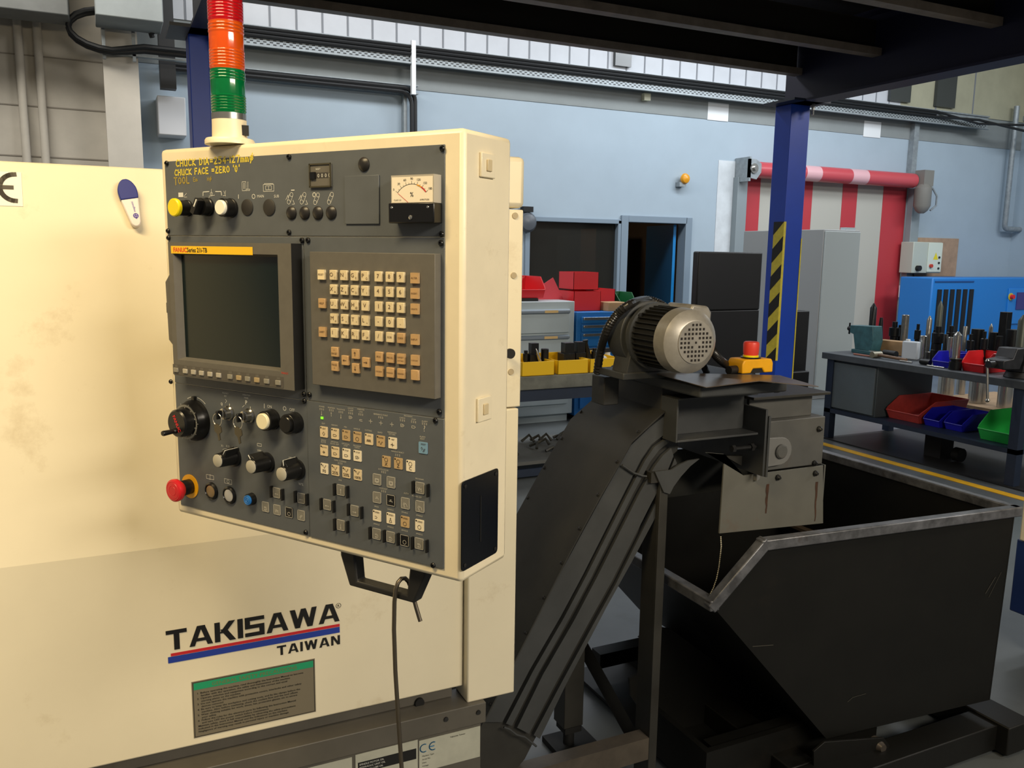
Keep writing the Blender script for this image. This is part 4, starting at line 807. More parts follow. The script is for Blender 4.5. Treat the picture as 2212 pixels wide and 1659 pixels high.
# load meter
h = .022; u0, z1 = PU(838, 378, h); u1, zmid = PU(937, 438, h); _, z0 = PU(927, 481, h)
z0 = (PU(836, 480, h)[1]+PU(925, 484, h)[1])/2; z1 = (PU(842, 378, h)[1]+PU(935, 376, h)[1])/2; zmid = (PU(836, 437, h)[1]+PU(935, 439, h)[1])/2
m_ = MB().box(u0, u1, -h, FY, z0, zmid).build('load_meter', BLK, pu, bev=.0015, label='analogue percent load meter with red needle')
b = MB(); b.box(u0+.003, u1-.002, -h+.003, FY, zmid, z1); b.c = 1; b.quad(u0+.0045, u1-.0035, zmid+.0006, z1-.0025, -h+.0027)
b.c = 2; cu, cz = (u0+u1)/2, zmid-.004; Rr = (z1-zmid)*.78
for i in range(13):
    a_ = math.radians(142-104*i/12); e = .004 if i % 2 == 0 else .002
    b.stroke([(cu+Rr*1.05*math.cos(a_), cz+Rr*math.sin(a_)), (cu+(Rr*1.05+e)*math.cos(a_), cz+(Rr+e)*math.sin(a_))], .0004, -h+.0024)
for i, s in enumerate(('0', '30', '60', '90', '120', '150', '180')):
    a_ = math.radians(142-104*i/6); b.text(s, cu+(Rr*1.05+.0085)*math.cos(a_), cz+(Rr+.0065)*math.sin(a_)-.001, .0046, -h+.0024, 'C')
b.stroke([(cu+Rr*1.05*math.cos(math.radians(142-104*i/20)), cz+Rr*math.sin(math.radians(142-104*i/20))) for i in range(21)], .0005, -h+.0024)
b.text('%', cu, cz+Rr*.42, .009, -h+.0024, 'C'); b.text('CLASS 2.5', u0+.008, zmid+.003, .003, -h+.0024); b.text('AMPLITUDE', u1-.025, zmid+.003, .003, -h+.0024)
b.c = 3; b.stroke([(cu+Rr*1.05*math.cos(math.radians(a_)), cz+Rr*math.sin(math.radians(a_))) for a_ in (72, 65, 58)], .0016, -h+.0022)
b.c = 4; b.stroke([(cu+Rr*1.05*math.cos(math.radians(a_)), cz+Rr*math.sin(math.radians(a_))) for a_ in (58, 50, 40)], .0018, -h+.0022)
b.stroke([(cu-.006, zmid+.0008), (cu+Rr*1.0*math.cos(math.radians(143)), cz+Rr*.98*math.sin(math.radians(143)))], .0006, -h+.0020)
b.build('dial', [mat('meter_case', (176, 170, 158), .3), mat('dial_white', (240, 230, 210), .4), INK, mat('dial_orange', (230, 160, 40), .5), mat('dial_red', (200, 50, 44), .5)], m_)
b = MB(); b.rev((cu, -h, (z0+zmid)/2-.006), (0, -1, 0), [(0, .003), (.001, .003), (.0015, .0015)], 12); b.rev((u0+.006, -h, zmid-.006), (0, -1, 0), [(0, .002), (.001, .0015)], 10); b.rev((u1-.010, -h, zmid-.006), (0, -1, 0), [(0, .002), (.001, .0015)], 10)
b.build('meter_screws', STEEL, m_)
# white legends on the upper plate
b = MB(); y = FY-.0003; w = .0007
def P_(x, yy): return PU(x, yy)
def bx(x0, y0, x1, y1, ww=w, mb=None):
    a = P_(x0, y0); c = P_(x1, y1); (mb or b).stroke([(a[0], a[1]), (c[0], a[1]), (c[0], c[1]), (a[0], c[1])], ww, y, close=True)
def ln(pts, ww=w, mb=None): (mb or b).stroke([P_(*p) for p in pts], ww, y)
a = P_(388, 426); c = P_(398, 416); b.quad(a[0], c[0], a[1], c[1], y); ln([(400, 424), (405, 418)]); ln([(400, 426), (406, 426)])
ln([(441, 423), (441, 415), (454, 414)], .0013); ln([(468, 414), (480, 414), (481, 422)], .0013); ln([(459, 409), (459, 421)]); b.stroke(arc(*P_(459, 419), .0028, 0, 360, 10), w, y); ln([(454, 424), (466, 422)]); ln([(454, 427), (454, 433)], .0012); ln([(486, 413), (490, 424)]); ln([(484, 423), (488, 423), (490, 412)])
bx(525, 393, 534, 412); ln([(529.5, 396), (529.5, 408)], .0012); ln([(538, 393), (538, 410)]); ln([(534, 409), (542, 409), (542, 412), (534, 412)])
bx(571, 399, 594, 413); bx(576, 402, 589, 410); ln([(582.5, 403), (582.5, 409)]); ln([(573, 397), (592, 397)])
ln([(517.5, 421), (517.5, 429)], .0012); b.stroke(arc(*P_(550, 424.5), .0033, 0, 360, 12), .0012, y)
for s, x, yy, sz in (('MAIN', 565, 427, .0062), ('SUB', 599.5, 427, .0062)): q = P_(x, yy); b.text(s, q[0], q[1], sz, y, 'C')
for x, yy, k in ((629, 430, 3), (657, 430, 2), (686, 431, 1), (716, 430, 1)):
    q = P_(x, yy); r = .0032
    b.stroke(arc(q[0]+.003, q[1]+.0065, r, 0, 360, 10), w, y); b.stroke(arc(q[0]-.003, q[1]-.0045, r, 0, 360, 10), w, y)
    b.stroke([(q[0]+.000, q[1]+.008), (q[0]-.006, q[1]-.003)], w, y); b.stroke([(q[0]+.006, q[1]+.005), (q[0]+.000, q[1]-.006)], w, y)
    if k > 1: b.stroke([(q[0]-.009, q[1]-.001), (q[0]-.004, q[1]+.006), (q[0]-.004, q[1]+.001)], w, y); b.stroke([(q[0]+.004, q[1]-.008), (q[0]+.009, q[1]-.008), (q[0]+.006, q[1]-.002)], w, y)
    if k == 3: b.stroke([(q[0]+.003, q[1]+.013), (q[0]+.009, q[1]+.013)], .0014, y)
q = P_(681, 421); b.stroke(arc(q[0], q[1], .003, 0, 360, 12), .0015, y)
b.build('upper_legends', WHT, pu)
# --- display unit
H = .024; P4 = [PU(361, 809, H), PU(634, 844, H), PU(631, 527, H), PU(359, 522, H)]
du0, du1 = P4[3][0]+.004, (P4[1][0]+P4[2][0])/2; dz0 = (PU(374, 810, H)[1]+PU(634, 844, H)[1])/2; dz1 = (P4[2][1]+P4[3][1])/2
so0, so1 = PU(378, 650, H)[0], (PU(601, 551, H)[0]+PU(605, 803, H)[0])/2; sz1 = (PU(379, 545, H)[1]+PU(601, 551, H)[1])/2; sz0 = (PU(385, 776, H)[1]+PU(604, 803, H)[1])/2
b = MB(); out = [(du0, dz0), (du1, dz0), (du1, dz1), (du0, dz1)]; inn = [(so0, sz0), (so1, sz0), (so1, sz1), (so0, sz1)]; i2 = [(so0+.007, sz0+.004), (so1-.002, sz0+.004), (so1-.002, sz1-.004), (so0+.007, sz1-.004)]
vs = [(u, -H, z) for u, z in out]+[(u, -H, z) for u, z in inn]+[(u, -H+.012, z) for u, z in i2]+[(u, FY, z) for u, z in out]
fs = [(i, (i+1) % 4, 4+(i+1) % 4, 4+i) for i in range(4)]+[(4+i, 4+(i+1) % 4, 8+(i+1) % 4, 8+i) for i in range(4)]
b.add(vs, fs); b.c = 1; b.add([vs[i] for i in (0, 1, 2, 3, 12, 13, 14, 15)], [(i, (i+1) % 4, 4+(i+1) % 4, 4+i) for i in range(4)])
dsp = b.build('display_unit', [BEZEL, mat('bezel_side_black', (20, 20, 20), .6)], cp)
MB().quad(so0+.006, so1-.001, sz0+.003, sz1-.003, -H+.0115).build('screen', SCR, dsp)
b = MB(); u, z1_ = PU(359, 594, H); z2_ = PU(366, 740, H)[1]; b.prism([(du0-.018, z1_-.012), (du0, z1_+.008), (du0, z2_-.010), (du0-.016, z2_+.004)], -H*.8, FY); b.c = 1; b.box(du0-.025, du0-.018, -H*.6, -H*.2, (z1_+z2_)/2-.008, (z1_+z2_)/2+.010)
b.build('card_slot', [BEZEL, BLK], dsp, bev=.001)
a, z = PU(369, 526, H); c, z2 = PU(546, 539, H); zt_ = dz1-.006; b = MB(); b.quad(a, c, zt_-.0125, zt_, -H-.0004); b.c = 1; b.text('FANUC', a+.006, zt_-.0098, .0105, -H-.0007, sx=.98, bold=.02); b.c = 2; b.text('Series 21i-TB', a+.040, zt_-.0098, .0105, -H-.0007, sx=.86, bold=.02)
b.build('yellow_label', [mat('label_yellow', (246, 196, 30), .45), mat('fanuc_red', (220, 60, 40), .5), mat('label_ink', (50, 44, 24), .5)], dsp, label='yellow label with series lettering')
SK = [(183, 1302), (270, 1312), (348, 1322), (423, 1332), (503, 1343), (585, 1353), (692, 1368), (775, 1380), (858, 1392), (945, 1402), (1037, 1415), (1145, 1430)]
SKM = [mat('key_grey', (140, 136, 124), .5), mat('key_pale', (178, 172, 158), .5), mat('key_beige', (170, 150, 112), .5)]
kz = [PU(x/4.365+340, y/4.365+500, H) for x, y in SK]; zk = sum(k[1] for k in kz)/12
for i, (u, z) in enumerate(kz):
    MB().box(u-.0052, u+.0052, -H-.003, -H-.0001, zk-.0038, zk+.0038).build('soft_key', SKM[[0, 1, 1, 1, 1, 1, 0, 2, 0, 2, 0, 0][i]], dsp, bev=.0006)
b = MB(); b.box(kz[0][0]-.009, kz[-1][0]+.010, -H-.0006, -H-.0001, zk-.008, zk+.0095); b.c = 1
for i, (u, z) in enumerate(kz): b.box(u-.0035, u+.0035, -H-.0009, -H-.0006, zk+.0045, zk+.0085)
b.build('key_strip', [mat('strip_taupe', (86, 82, 76), .55), BEZEL], dsp)
u, z = PU(612, 805, H); b = MB(); b.text('FANUC', u-.004, z-.002, .0045, -H-.0003); b.build('small_logo', MAT['fanuc_red'], dsp)
# --- keypad unit
H2 = .0165; ku0 = PU(672, 700, H2)[0]; ku1 = (PU(941, 550, H2)[0]+PU(938, 865, H2)[0])/2; kz1 = (PU(676, 541, H2)[1]+PU(941, 551, H2)[1])/2; kz0 = (PU(675, 829, H2)[1]+PU(938, 864, H2)[1])/2
kp = MB().box(ku0, ku1, -H2, FY, kz0, kz1).build('keypad_unit', BEZEL, cp, bev=.0008)
def K(x, y): return PU(x/4.366+660, y/4.366+520, H2+.003)
uc = [K(155, 588)[0], K(267, 594)[0], K(366, 600)[0], K(464, 606)[0], K(563, 612)[0]]; un = [K(690, 625)[0], K(795, 630)[0], K(898, 638)[0]]; ur_ = K(1030, 648)[0]
zr_ = [sum(K(x, y)[1] for x, y in ((262, y1), (562, y2), (898, y3)))/3 for y1, y2, y3 in ((320, 333, 350), (457, 470, 495), (595, 612, 638), (730, 752, 782), (866, 892, 922))]
KM = {'c': CREAM, 't': CREAM2, 'w': mat('worn_white_key', (236, 218, 176), .45)}
def key(u, z, mk, big, small='', sub='', szs=.0085):
    b = MB(); s = .0066; b.prism([(u-s, z-s*1.1), (u+s, z-s*1.1), (u+s, z+s*1.1), (u-s, z+s*1.1)], -H2-.0042, -H2+.0002); b.c = 1; yy = -H2-.0046
    if len(big) == 1 and not sub:
        b.text(big, u-(.0028 if small else 0), z-.0022, szs, yy, 'C')
        if small: b.text(small, u+.0040, z-.0048, .0045, yy, 'C')
    elif big:
        wd_ = .0108; ls = [big]+([sub] if sub else [])
        for i, t_ in enumerate(ls):
            vs_, _ = glyphs(t_, 0); sz = min(.0042, wd_/max(v[0] for v in vs_)); b.text(t_, u, z-.0012+(len(ls)-1)*.0022-i*.0046, sz, yy, 'C')
    b.build('key', [KM[mk], mat('key_print', (96, 74, 52), .6)], kp, bev=.0007)
KR = [[('O', '('), ('N', ')'), ('G', 'E'), ('P', 'Q')], [('X', 'A'), ('Z', 'B'), ('C', 'D'), ('Y', '?')], [('U', '"'), ('W', '&'), ('H', '@'), ('V', '')], [('M', '#'), ('S', '='), ('T', '*'), ('L', '+')], [('I', ','), ('K', 'J'), ('R', ']'), ('F', 'SP')]]
KN = [['7', '8', '9'], ['4', '5', '6'], ['1', '2', '3'], ['-', '0', '.'], ['/', 'EOB', 'CAN']]; KRR = ['ALTER', 'INSERT', 'DELETE', None, 'INPUT']; KL = ['RESET', None, 'HELP', None, 'SHIFT']
for r in range(5):
    for c in range(4): key(uc[c+1], zr_[r], 'c', *KR[r][c])
    for c in range(3): key(un[c], zr_[r], 't' if (r, c) == (4, 2) else 'c', KN[r][c])
    if KRR[r]: key(ur_, zr_[r]-.0003, 't', KRR[r])
    if KL[r]: key(uc[0], zr_[r], 'w' if r == 0 else 't', KL[r])
for i, (x, y, t1, t2) in enumerate(((267, 1048, '^', 'PAGE'), (267, 1183, 'PAGE', 'v'))): u, z = K(x, y); key(uc[1], z, 't', t1, '', t2)
def arrowkey(u, z, d):
    key(u, z, 't', ''); o = kp.children[-1]
for x, y, c, d in ((367, 1128, 2, (-1, 0)), (465, 1068, 3, (0, 1)), (465, 1203, 3, (0, -1)), (565, 1148, 4, (1, 0))):
    u, z = K(x, y); u = uc[c]; b = MB(); s = .0066; b.box(u-s, u+s, -H2-.0042, -H2+.0002, z-s*1.1, z+s*1.1); b.c = 1; yy = -H2-.0046
    b.stroke([(u-d[0]*.003, z-d[1]*.003), (u+d[0]*.002, z+d[1]*.002)], .0008, yy); n_ = (-d[1], d[0])
    b.add([(u+d[0]*.0038, yy, z+d[1]*.0038), (u+n_[0]*.002+d[0]*.001, yy, z+n_[1]*.002+d[1]*.001), (u-n_[0]*.002+d[0]*.001, yy, z-n_[1]*.002+d[1]*.001)], [(0, 1, 2)])
    b.build('key', [CREAM2, MAT['key_print']], kp, bev=.0007)
zb1 = (K(690, 1093)[1]+K(790, 1105)[1]+K(898, 1115)[1])/3; zb2 = (K(690, 1230)[1]+K(790, 1243)[1]+K(898, 1255)[1])/3
for u, a_, c_ in zip(un+[ur_], (('POS', ''), ('PROG', ''), ('OFFSET', 'SETTING'), ('CUSTOM', '')), ('SYSTEM', 'MESSAGE', 'GRAPH', '')):
    key(u, zb1, 't', a_[0], '', a_[1]); key(u, zb2, 't', c_)
# --- lower left controls
GC = mat('selector_grey_cap', (176, 172, 158), .4)
u, z = PU(419, 908, .006); hw = MB().rev((u, FY, z), (0, -1, 0), [(0, .036), (.006, .036), (.010, .034), (.020, .031), (.021, .0255)], 48).build('handwheel', BLK, cp, label='black pulse handwheel with red lettering and crank')
b = MB(); r0, r1, yy = .0268, .0305, -.0238
for i in range(100):
    a = 2*math.pi*i/100; L = 1.0 if i % 10 else 1.09; b.stroke([(u+r0*math.cos(a), z+r0*math.sin(a)), (u+r1*math.cos(a)*L*.98, z+r1*math.sin(a)*L*.98)], .00045, yy)
for i in range(0, 100, 10):
    a = math.pi/2-2*math.pi*i/100; b.text(str(i), u+.0247*math.cos(a), z+.0247*math.sin(a)-.0013, .0036, yy, 'C')
b.build('dial_marks', WHT, hw)
uk, zk_ = PU(393, 911, .040); MB().rev((u, -.0215, z), (0, -1, 0), [(0, .0245), (.018, .0240), (.0205, .0215)], 40).build('knob', BLK, hw)
b = MB(); b.text('FANUC', u-.004, z+.008, .0088, -.0424, 'C', bold=.03, ang=math.radians(-62)); b.M = Matrix()
b = MB(); a = math.radians(-62); vs, _f2 = glyphs('FANUC', .03); wv = max(v[0] for v in vs)*.0092
b.text('FANUC', u-.0015-wv/2*math.cos(a), z-wv/2*math.sin(a)-.001, .0092, -.0424, 'L', bold=.03, ang=a); b.build('red_lettering', mat('wheel_red', (214, 40, 44), .5), hw)
a, c = PU(407, 928, .045), PU(362, 931, .075); MB().rev((u-.004, -.041, z-.013), (0, -1, 0), [(0, .0045), (.004, .0045), (.005, .0038), (.024, .0048), (.026, .004)], 16).build('crank_handle', BLK, hw)
b = MB(); b.c = 0
q = PU(419, 852); b.stroke(arc(u, z, .0405, 96, 118, 6), .0011, FY-.0003); b.stroke(arc(u, z, .0405, 50, 80, 6), .0011, FY-.0003); b.c = 1; b.box(u-.002, u+.004, -.008, FY, z+.036, z+.042)
b.build('index_mark', [WHT, BLK], hw)
# key switches with hanging keys
def keysw(x, y, par):
    u, z = PU(x, y, .008); k = MB().rev((u, FY, z), (0, -1, 0), [(0, .0125), (.003, .0125), (.005, .0105), (.013, .0095), (.014, .007)], 24).build('key_switch', mat('chrome', (170, 168, 162), .18, .95), par)
    b = MB(); b.box(u-.0012, u+.0012, -.021, -.014, z-.004, z+.004); b.build('key_blade', STEEL, k)
    b = MB(); b.prism([(u-.002, z-.007), (u+.002, z-.007), (u+.0022, z+.007), (u-.0022, z+.007)], -.029, -.018); b.build('key_head', BLK, k, bev=.001)
    b = MB(); b.tube([(u-.001+.0105*math.sin(t*math.pi/9), -.026, z-.008+.0105*math.cos(t*math.pi/9)) for t in range(18)], .0008, 6, closed=True); b.build('key_ring', STEEL, k)
    b = MB(); zz = z-.0175; b.prism([(u-.009, zz), (u-.003, zz+.003), (u+.007, zz-.002), (u+.0085, zz-.010), (u+.003, zz-.014), (u+.0045, zz-.024), (u+.0008, zz-.026), (u-.002, zz-.0145), (u-.0085, zz-.010)], -.0270, -.0250); b.build('spare_key', mat('dull_key', (104, 98, 84), .35, .7), k)
keysw(489, 893, pl_); keysw(533, 899, pl_)
pbtn(565, 911, .0145, .026, YWC, pl_, lab='white lit ON button'); pbtn(615, 918, .0145, .026, mat('black_cap', (20, 20, 20), .25), pl_, lab='black OFF button')
def selector(x, y, ang, par):
    u, z = PU(x, y, .036); o = MB().rev((u, FY, z), (0, -1, 0), [(0, .0170), (.0035, .0170), (.0045, .0135), (.0335, .0118), (.0345, .011)], 32).build('rotary_knob', BLK, par)
    M = Matrix.Translation((u, 0, z)) @ Matrix.Rotation(math.radians(ang), 4, 'Y'); b = MB(M); b.prism([(-.009, .006), (.009, .006), (.0022, .0205), (-.0022, .0205)], -.030, FY-.0001); b.c = 1; b.box(-.0005, .0005, -.0304, -.003, .0165, .0208); b.box(-.0006, .0006, -.0310, -.0300, .008, .0205)
    b.build('pointer', [BLK, WHT], o, bev=.0006); MB().rev((u, -.0365, z), (0, -1, 0), [(0, .0106), (.0012, .0106), (.0017, .0098)], 28).build('cap', GC, o)
selector(471, 995, 32, pl_); selector(543, 1008, -38, pl_); selector(609, 1024, -8, pl_)
# emergency stop
u, z = PU(412, 1050, .001); es = MB().rev((u, FY, z), (0, -1, 0), [(0, .0215), (.0014, .0215)], 36).build('emergency_stop', mat('amber_ring', (226, 164, 14), .45), cp, label='red mushroom emergency stop on yellow ring')
MB().rev((u, -.0033, z), (0, -1, 0), [(0, .0135), (.020, .0135)], 28).build('collar', BLK, es)
b = MB(); b.rev((u, -.021, z), (0, -1, 0), [(0, .013), (.004, .016), (.008, .0195), (.013, .0202), (.016, .0195), (.0175, .0165), (.0172, .0150), (.0178, .0145), (.0182, .0090), (.0178, .0085), (.0183, .008)], 40); b.build('mushroom_head', mat('estop_red', (206, 32, 40), .35), es)
def flatlit(x, y, capm, lab):
    u, z = PU(x, y, .004); o = MB().rev((u, FY, z), (0, -1, 0), [(0, .0155), (.003, .0150), (.005, .0125), (.0035, .0118)], 32).build('push_button', BLK, pl_, label=lab)
    MB().rev((u, FY-.0012, z), (0, -1, 0), [(0, .0112), (.002, .0110), (.0025, .010)], 28).build('cap', capm, o)
flatlit(456, 1061, mat('bronze_cap', (132, 112, 82), .35), 'bronze capped flat button'); flatlit(495, 1070, mat('silver_cap', (186, 186, 186), .3), 'silver capped flat button')
u, z = PU(533, 1081, .014); o = MB().rev((u, FY, z), (0, -1, 0), [(0, .0105), (.009, .0100)], 24).build('push_button', BLK, pl_, label='small blue ringed button'); MB().rev((u, -.0105, z), (0, -1, 0), [(0, .0082), (.003, .0082), (.0034, .0068), (.0028, .006), (.0034, .0052), (.0034, .0032), (.0028, .0028), (.0034, .002)], 24).build('cap', mat('cap_blue', (38, 112, 190), .4), o)
# legends lower left
b = MB(); y = FY-.0003
for s, x, yy, sz in (('ON', 584, 882, .0068), ('OFF', 632, 889, .0068)): q = P_(x, yy); b.text(s, q[0]-.005, q[1]+.001, sz, y)
ln([(573, 872), (573, 881)], .0013); b.stroke(arc(*P_(617, 882), .0031, 0, 360, 12), .0013, y)
for s, x, yy in (('PROTECT', 489, 848), ('KEY', 489, 854), ('OPERATION', 534, 852), ('MODE', 534, 858)): q = P_(x, yy); b.text(s, q[0], q[1]-.002, .0034, y, 'C')
q = P_(534, 868); b.text('P', q[0], q[1]-.004, .0095, y, 'C', bold=.03); ln([(482, 872), (482, 876)], .0012); b.stroke(arc(*P_(481, 872), .002, 0, 360, 8), .0008, y); ln([(498, 872), (498, 877)], .0012); ln([(489, 862), (492, 866), (489, 870)]); ln([(526, 879), (530, 875)]); ln([(543, 878), (543, 883)], .0011)
for s, x, yy in (('X1', 482, 962), ('X10', 494, 963), ('X100', 508, 966)): q = P_(x, yy); b.text(s, q[0], q[1]-.002, .0052, y, 'C')
q = PU(492, 992); b.stroke(arc(q[0], q[1], .0185, 60, 120, 8), .0007, y)
q = PU(562, 1007); 
for i in range(12):
    a0 = math.radians(92-8.6*i); a1 = math.radians(92-8.6*(i+1)); r = .0215; w0 = .0006+.0002*i; b.stroke([(q[0]+r*math.cos(a0), q[1]+r*math.sin(a0)), (q[0]+r*math.cos(a1), q[1]+r*math.sin(a1))], w0, y)
q = P_(562, 967); b.text('100%', q[0], q[1]-.006, .0046, y, 'C'); bx(558, 957, 567, 964)
q = PU(630, 1022); b.stroke(arc(q[0], q[1], .0215, 12, 112, 12), .0008, y); q = P_(629, 988); b.text('100', q[0], q[1]-.002, .0046, y, 'C'); q = P_(653, 1010); b.text('150', q[0], q[1], .0044, y, 'C'); q = P_(652, 1044); b.text('W%', q[0], q[1]-.003, .0062, y, 'C')
bx(448, 1024, 464, 1036); ln([(456, 1024), (456, 1036)]); bx(487, 1033, 503, 1046); b.stroke(arc(*P_(495, 1039.5), .0028, 0, 360, 10), .0007, y)
b.build('lower_left_legends', WHT, pl_)
# --- membrane buttons
GB = mat('membrane_grey', (128, 126, 118), .5); BB_ = mat('membrane_black', (24, 24, 24), .4); CB_ = mat('membrane_cream', (224, 204, 166), .5); CW_ = mat('membrane_white', (236, 224, 196), .5); BL_ = mat('membrane_blue', (120, 158, 186), .5); PRT = mat('membrane_print', (62, 50, 38), .6)
LED = mat('membrane_led', (44, 38, 32), .4); EL = mat('embossed_edge', (206, 202, 190), .5)
IC = {'dia': [[(0, .1), (.35, .5), (0, .9), (-.35, .5), (0, .1)]], 'mem': [[(-.5, .3), (.2, .3), (.55, .5), (.2, .7), (-.5, .7), (-.5, .3)]], 'ring': 'o', 'jog': [[(-.6, .3), (-.45, .8), (-.3, .3), (-.15, .8), (0, .3), (.15, .8), (.3, .3), (.45, .8), (.6, .3)]],
 'sin': [[(-.6, .5), (-.45, .75), (-.3, .75), (-.15, .5), (0, .25), (.15, .25), (.3, .5), (.42, .75), (.6, .7)]], 'ref': [[(-.5, .5), (.5, .5)], [(0, .1), (0, .9)]], 'chk': [[(-.5, .25), (-.5, .75), (.1, .75), (.5, .5), (.1, .25), (-.5, .25)], [(-.3, .5), (-.15, .38), (.15, .65)]],
 'up': [[(0, .1), (0, .9)], [(-.12, .75), (0, .95), (.12, .75)]], 'dn': [[(0, .9), (0, .1)], [(-.12, .25), (0, .05), (.12, .25)]], 'lf': [[(.5, .5), (-.5, .5)], [(-.3, .62), (-.5, .5), (-.3, .38)]], 'rt': [[(-.5, .5), (.5, .5)], [(.3, .62), (.5, .5), (.3, .38)]],
 'scr': [[(-.5, .3), (.5, .3), (.5, .9), (-.5, .9), (-.5, .3)], [(-.36, .42), (.36, .42), (.36, .78), (-.36, .78), (-.36, .42)], [(-.2, .15), (.2, .15)]], 'tap': [[(-.45, .6), (.4, .6), (.4, .45)], [(0, .6), (0, .85)], [(-.2, .85), (.2, .85)]], 'lmp': [[(-.4, .8), (0, .75), (-.2, .45), (-.5, .45), (-.4, .8)], [(0, .75), (.35, .6), (.5, .2)], [(-.3, .45), (-.3, .1), (0, .1)]],
 'chuck': [[(-.4, .7), (.1, .75), (.4, .5), (.4, .25), (.1, .05), (-.3, .1)], [(-.35, .6), (.1, .55)], [(-.35, .22), (.1, .3)]], 'wav': [[(-.5, .8), (-.3, .2), (-.1, .8), (.1, .5), (.4, .7), (.3, .2), (.5, .15)]], 'rst': [[(-.5, .7), (-.3, .95), (-.1, .7), (-.35, .4)], [(0, .1), (.35, .7)], [(.25, .1), (.6, .7)]], 'pct': [[(-.55, .7), (-.1, .7), (.1, .5), (-.1, .3), (-.55, .3)]],
 'home': [[(-.4, .1), (.4, .1)], [(-.25, .1), (-.25, .5), (.25, .5), (.25, .1)], [(0, .5), (0, .95)], [(-.15, .75), (0, .95), (.15, .75)]], 'arr': [[(-.5, .5), (.1, .5)], [(-.1, .75), (.3, .5), (-.1, .25), (-.1, .75)]], 'spn': [[(-.3, .1), (.35, .75)], [(-.35, .35), (.1, .85)]], 'valve': [[(-.3, .3), (.4, .3)], [(-.3, .3), (-.5, .5), (-.3, .6), (.3, .6)]]}
def memb(x, y, mk, ic='', txt='', led=False, top='', par=None, big=False, yf=None, org=(660, 860, 4.366, 4.366)):
    yf = FY2 if yf is None else yf
    u, z = PU(org[0]+x/org[2], org[1]+y/org[3], .002); sx, szz = .0078, .0084
    m = {'g': GB, 'k': BB_, 'c': CB_, 'w': CW_, 'b': BL_, 't': mat('membrane_tan', (190, 162, 118), .5)}[mk]; light = mk in 'gk'
    b = MB(); P = rrect(u-sx, u+sx, z-szz, z+szz, .0012, 3); 
    b.prism(P, yf-.0010, yf+.0003); b.c = 1; yy = yf-.0013
    if light:
        Q = rrect(u-sx+.0003, u+sx-.0003, z-szz+.0003, z+szz-.0003, .0012, 3); b.stroke(Q, .0007, yy, close=True)
    if led: b.c = 2; b.stroke(arc(u-sx+.0022, z+szz-.0022, .0007, 0, 360, 6), .0012, yy); b.c = 1
    if top: vs_, _ = glyphs(top, 0); sz = min(.0034, .0105/max(v[0] for v in vs_)); b.text(top, u+.001, z+.0042, sz, yy, 'C')
    k = .0085 if not top else .0078; zo = z-.0065 if top or txt == '' else z-.001
    if IC.get(ic) == 'o':
        b.stroke(arc(u, zo+k*.45, .0030, 0, 360, 12), .0006, yy)
    elif ic:
        for s in IC[ic]: b.stroke([(u+p[0]*k*.85, zo+p[1]*k) for p in s], .0007 if light else .0006, yy)
        if ic == 'ref': b.add([(u, yy, zo+k*.5), (u, yy, zo+k*.78), (u-.0022, yy, zo+k*.5)], [(0, 1, 2)]); b.add([(u, yy, zo+k*.5), (u, yy, zo+k*.22), (u+.0022, yy, zo+k*.5)], [(0, 1, 2)])
    if txt:
        vs_, _ = glyphs(txt, .01); sz = min(.0072, .0128/max(v[0] for v in vs_)); b.text(txt, u, z-.0062, sz, yy, 'C', bold=.01)
    return b.build('membrane_key', [m, EL if light else PRT, LED], par or pr_)
R1 = [('c', 'dia', 'EDIT'), ('c', 'mem', 'MEM'), ('t', 'mem', 'MDI'), ('t', 'ring', 'HANDLE'), ('c', 'jog', 'JOG'), ('t', 'sin', 'RAPID'), ('w', 'ref', 'REF')]
for (x, y), (m, i, t_) in zip(((178, 318), (283, 335), (388, 350), (494, 367), (603, 386), (714, 405), (826, 423)), R1): memb(x, y, m, i, '', True, t_)
for (x, y), i in zip(((180, 492), (286, 508), (390, 525), (495, 543)), ('arr', 'mem', 'mem', 'chk')): memb(x, y, 'w' if x > 300 else 'c', i, '', True, 'BLOCK' if x < 300 else 'STOP')
for (x, y), t_ in zip(((183, 663), (286, 680), (390, 700), (497, 722)), ('F0', '25%', '50%', '100%')): memb(x, y, 'w' if t_ == 'F0' else 'c', 'sin', t_, True)
for (x, y), t_ in zip(((767, 597), (880, 615), (995, 638)), 'XZC'): memb(x, y, 'w' if t_ == 'C' else 't', 'ring', t_, True)
memb(1113, 468, 'b', 'rst', '', False, 'RESET')
for x, y, m, i, t_ in ((680, 765, 'g', 'scr', ''), (812, 792, 'g', 'scr', ''), (680, 935, 'g', 'tap', ''), (810, 962, 'k', 'tap', ''), (947, 990, 'g', 'lmp', ''), (1085, 1020, 'g', 'lmp', ''), (678, 1107, 'w', 'pct', 'x'), (808, 1133, 'w', 'home', 'x'), (943, 1165, 't', 'ring', 'x'), (1080, 1197, 'w', 'ring', 'x'),
                    (676, 1278, 'g', 'chuck', ''), (808, 1307, 'g', 'chuck', ''), (940, 1340, 'k', 'ring', ''), (1077, 1370, 'g', 'chuck', ''), (1085, 845, 'g', 'wav', ''), (338, 865, 'g', 'up', ''), (210, 1002, 'g', 'lf', ''), (468, 1060, 'g', 'rt', ''), (338, 1195, 'g', 'dn', '')):
    memb(x, y, m, i, '', t_ == 'x', 'SPEED' if t_ == 'x' else '')
o5 = (340, 820, 4.609, 4.609)
for x, y, m, i in ((1190, 1125, 'g', 'lf'), (1435, 1180, 'g', 'lf'), (1080, 1265, 'g', 'chuck'), (1195, 1295, 'g', 'wav'), (1315, 1320, 'k', 'ring'), (1435, 1350, 'g', 'spn')): memb(x, y, m, i, par=pl_, yf=FY, org=o5)
GD = mat('guard_black', (12, 12, 12), .5)
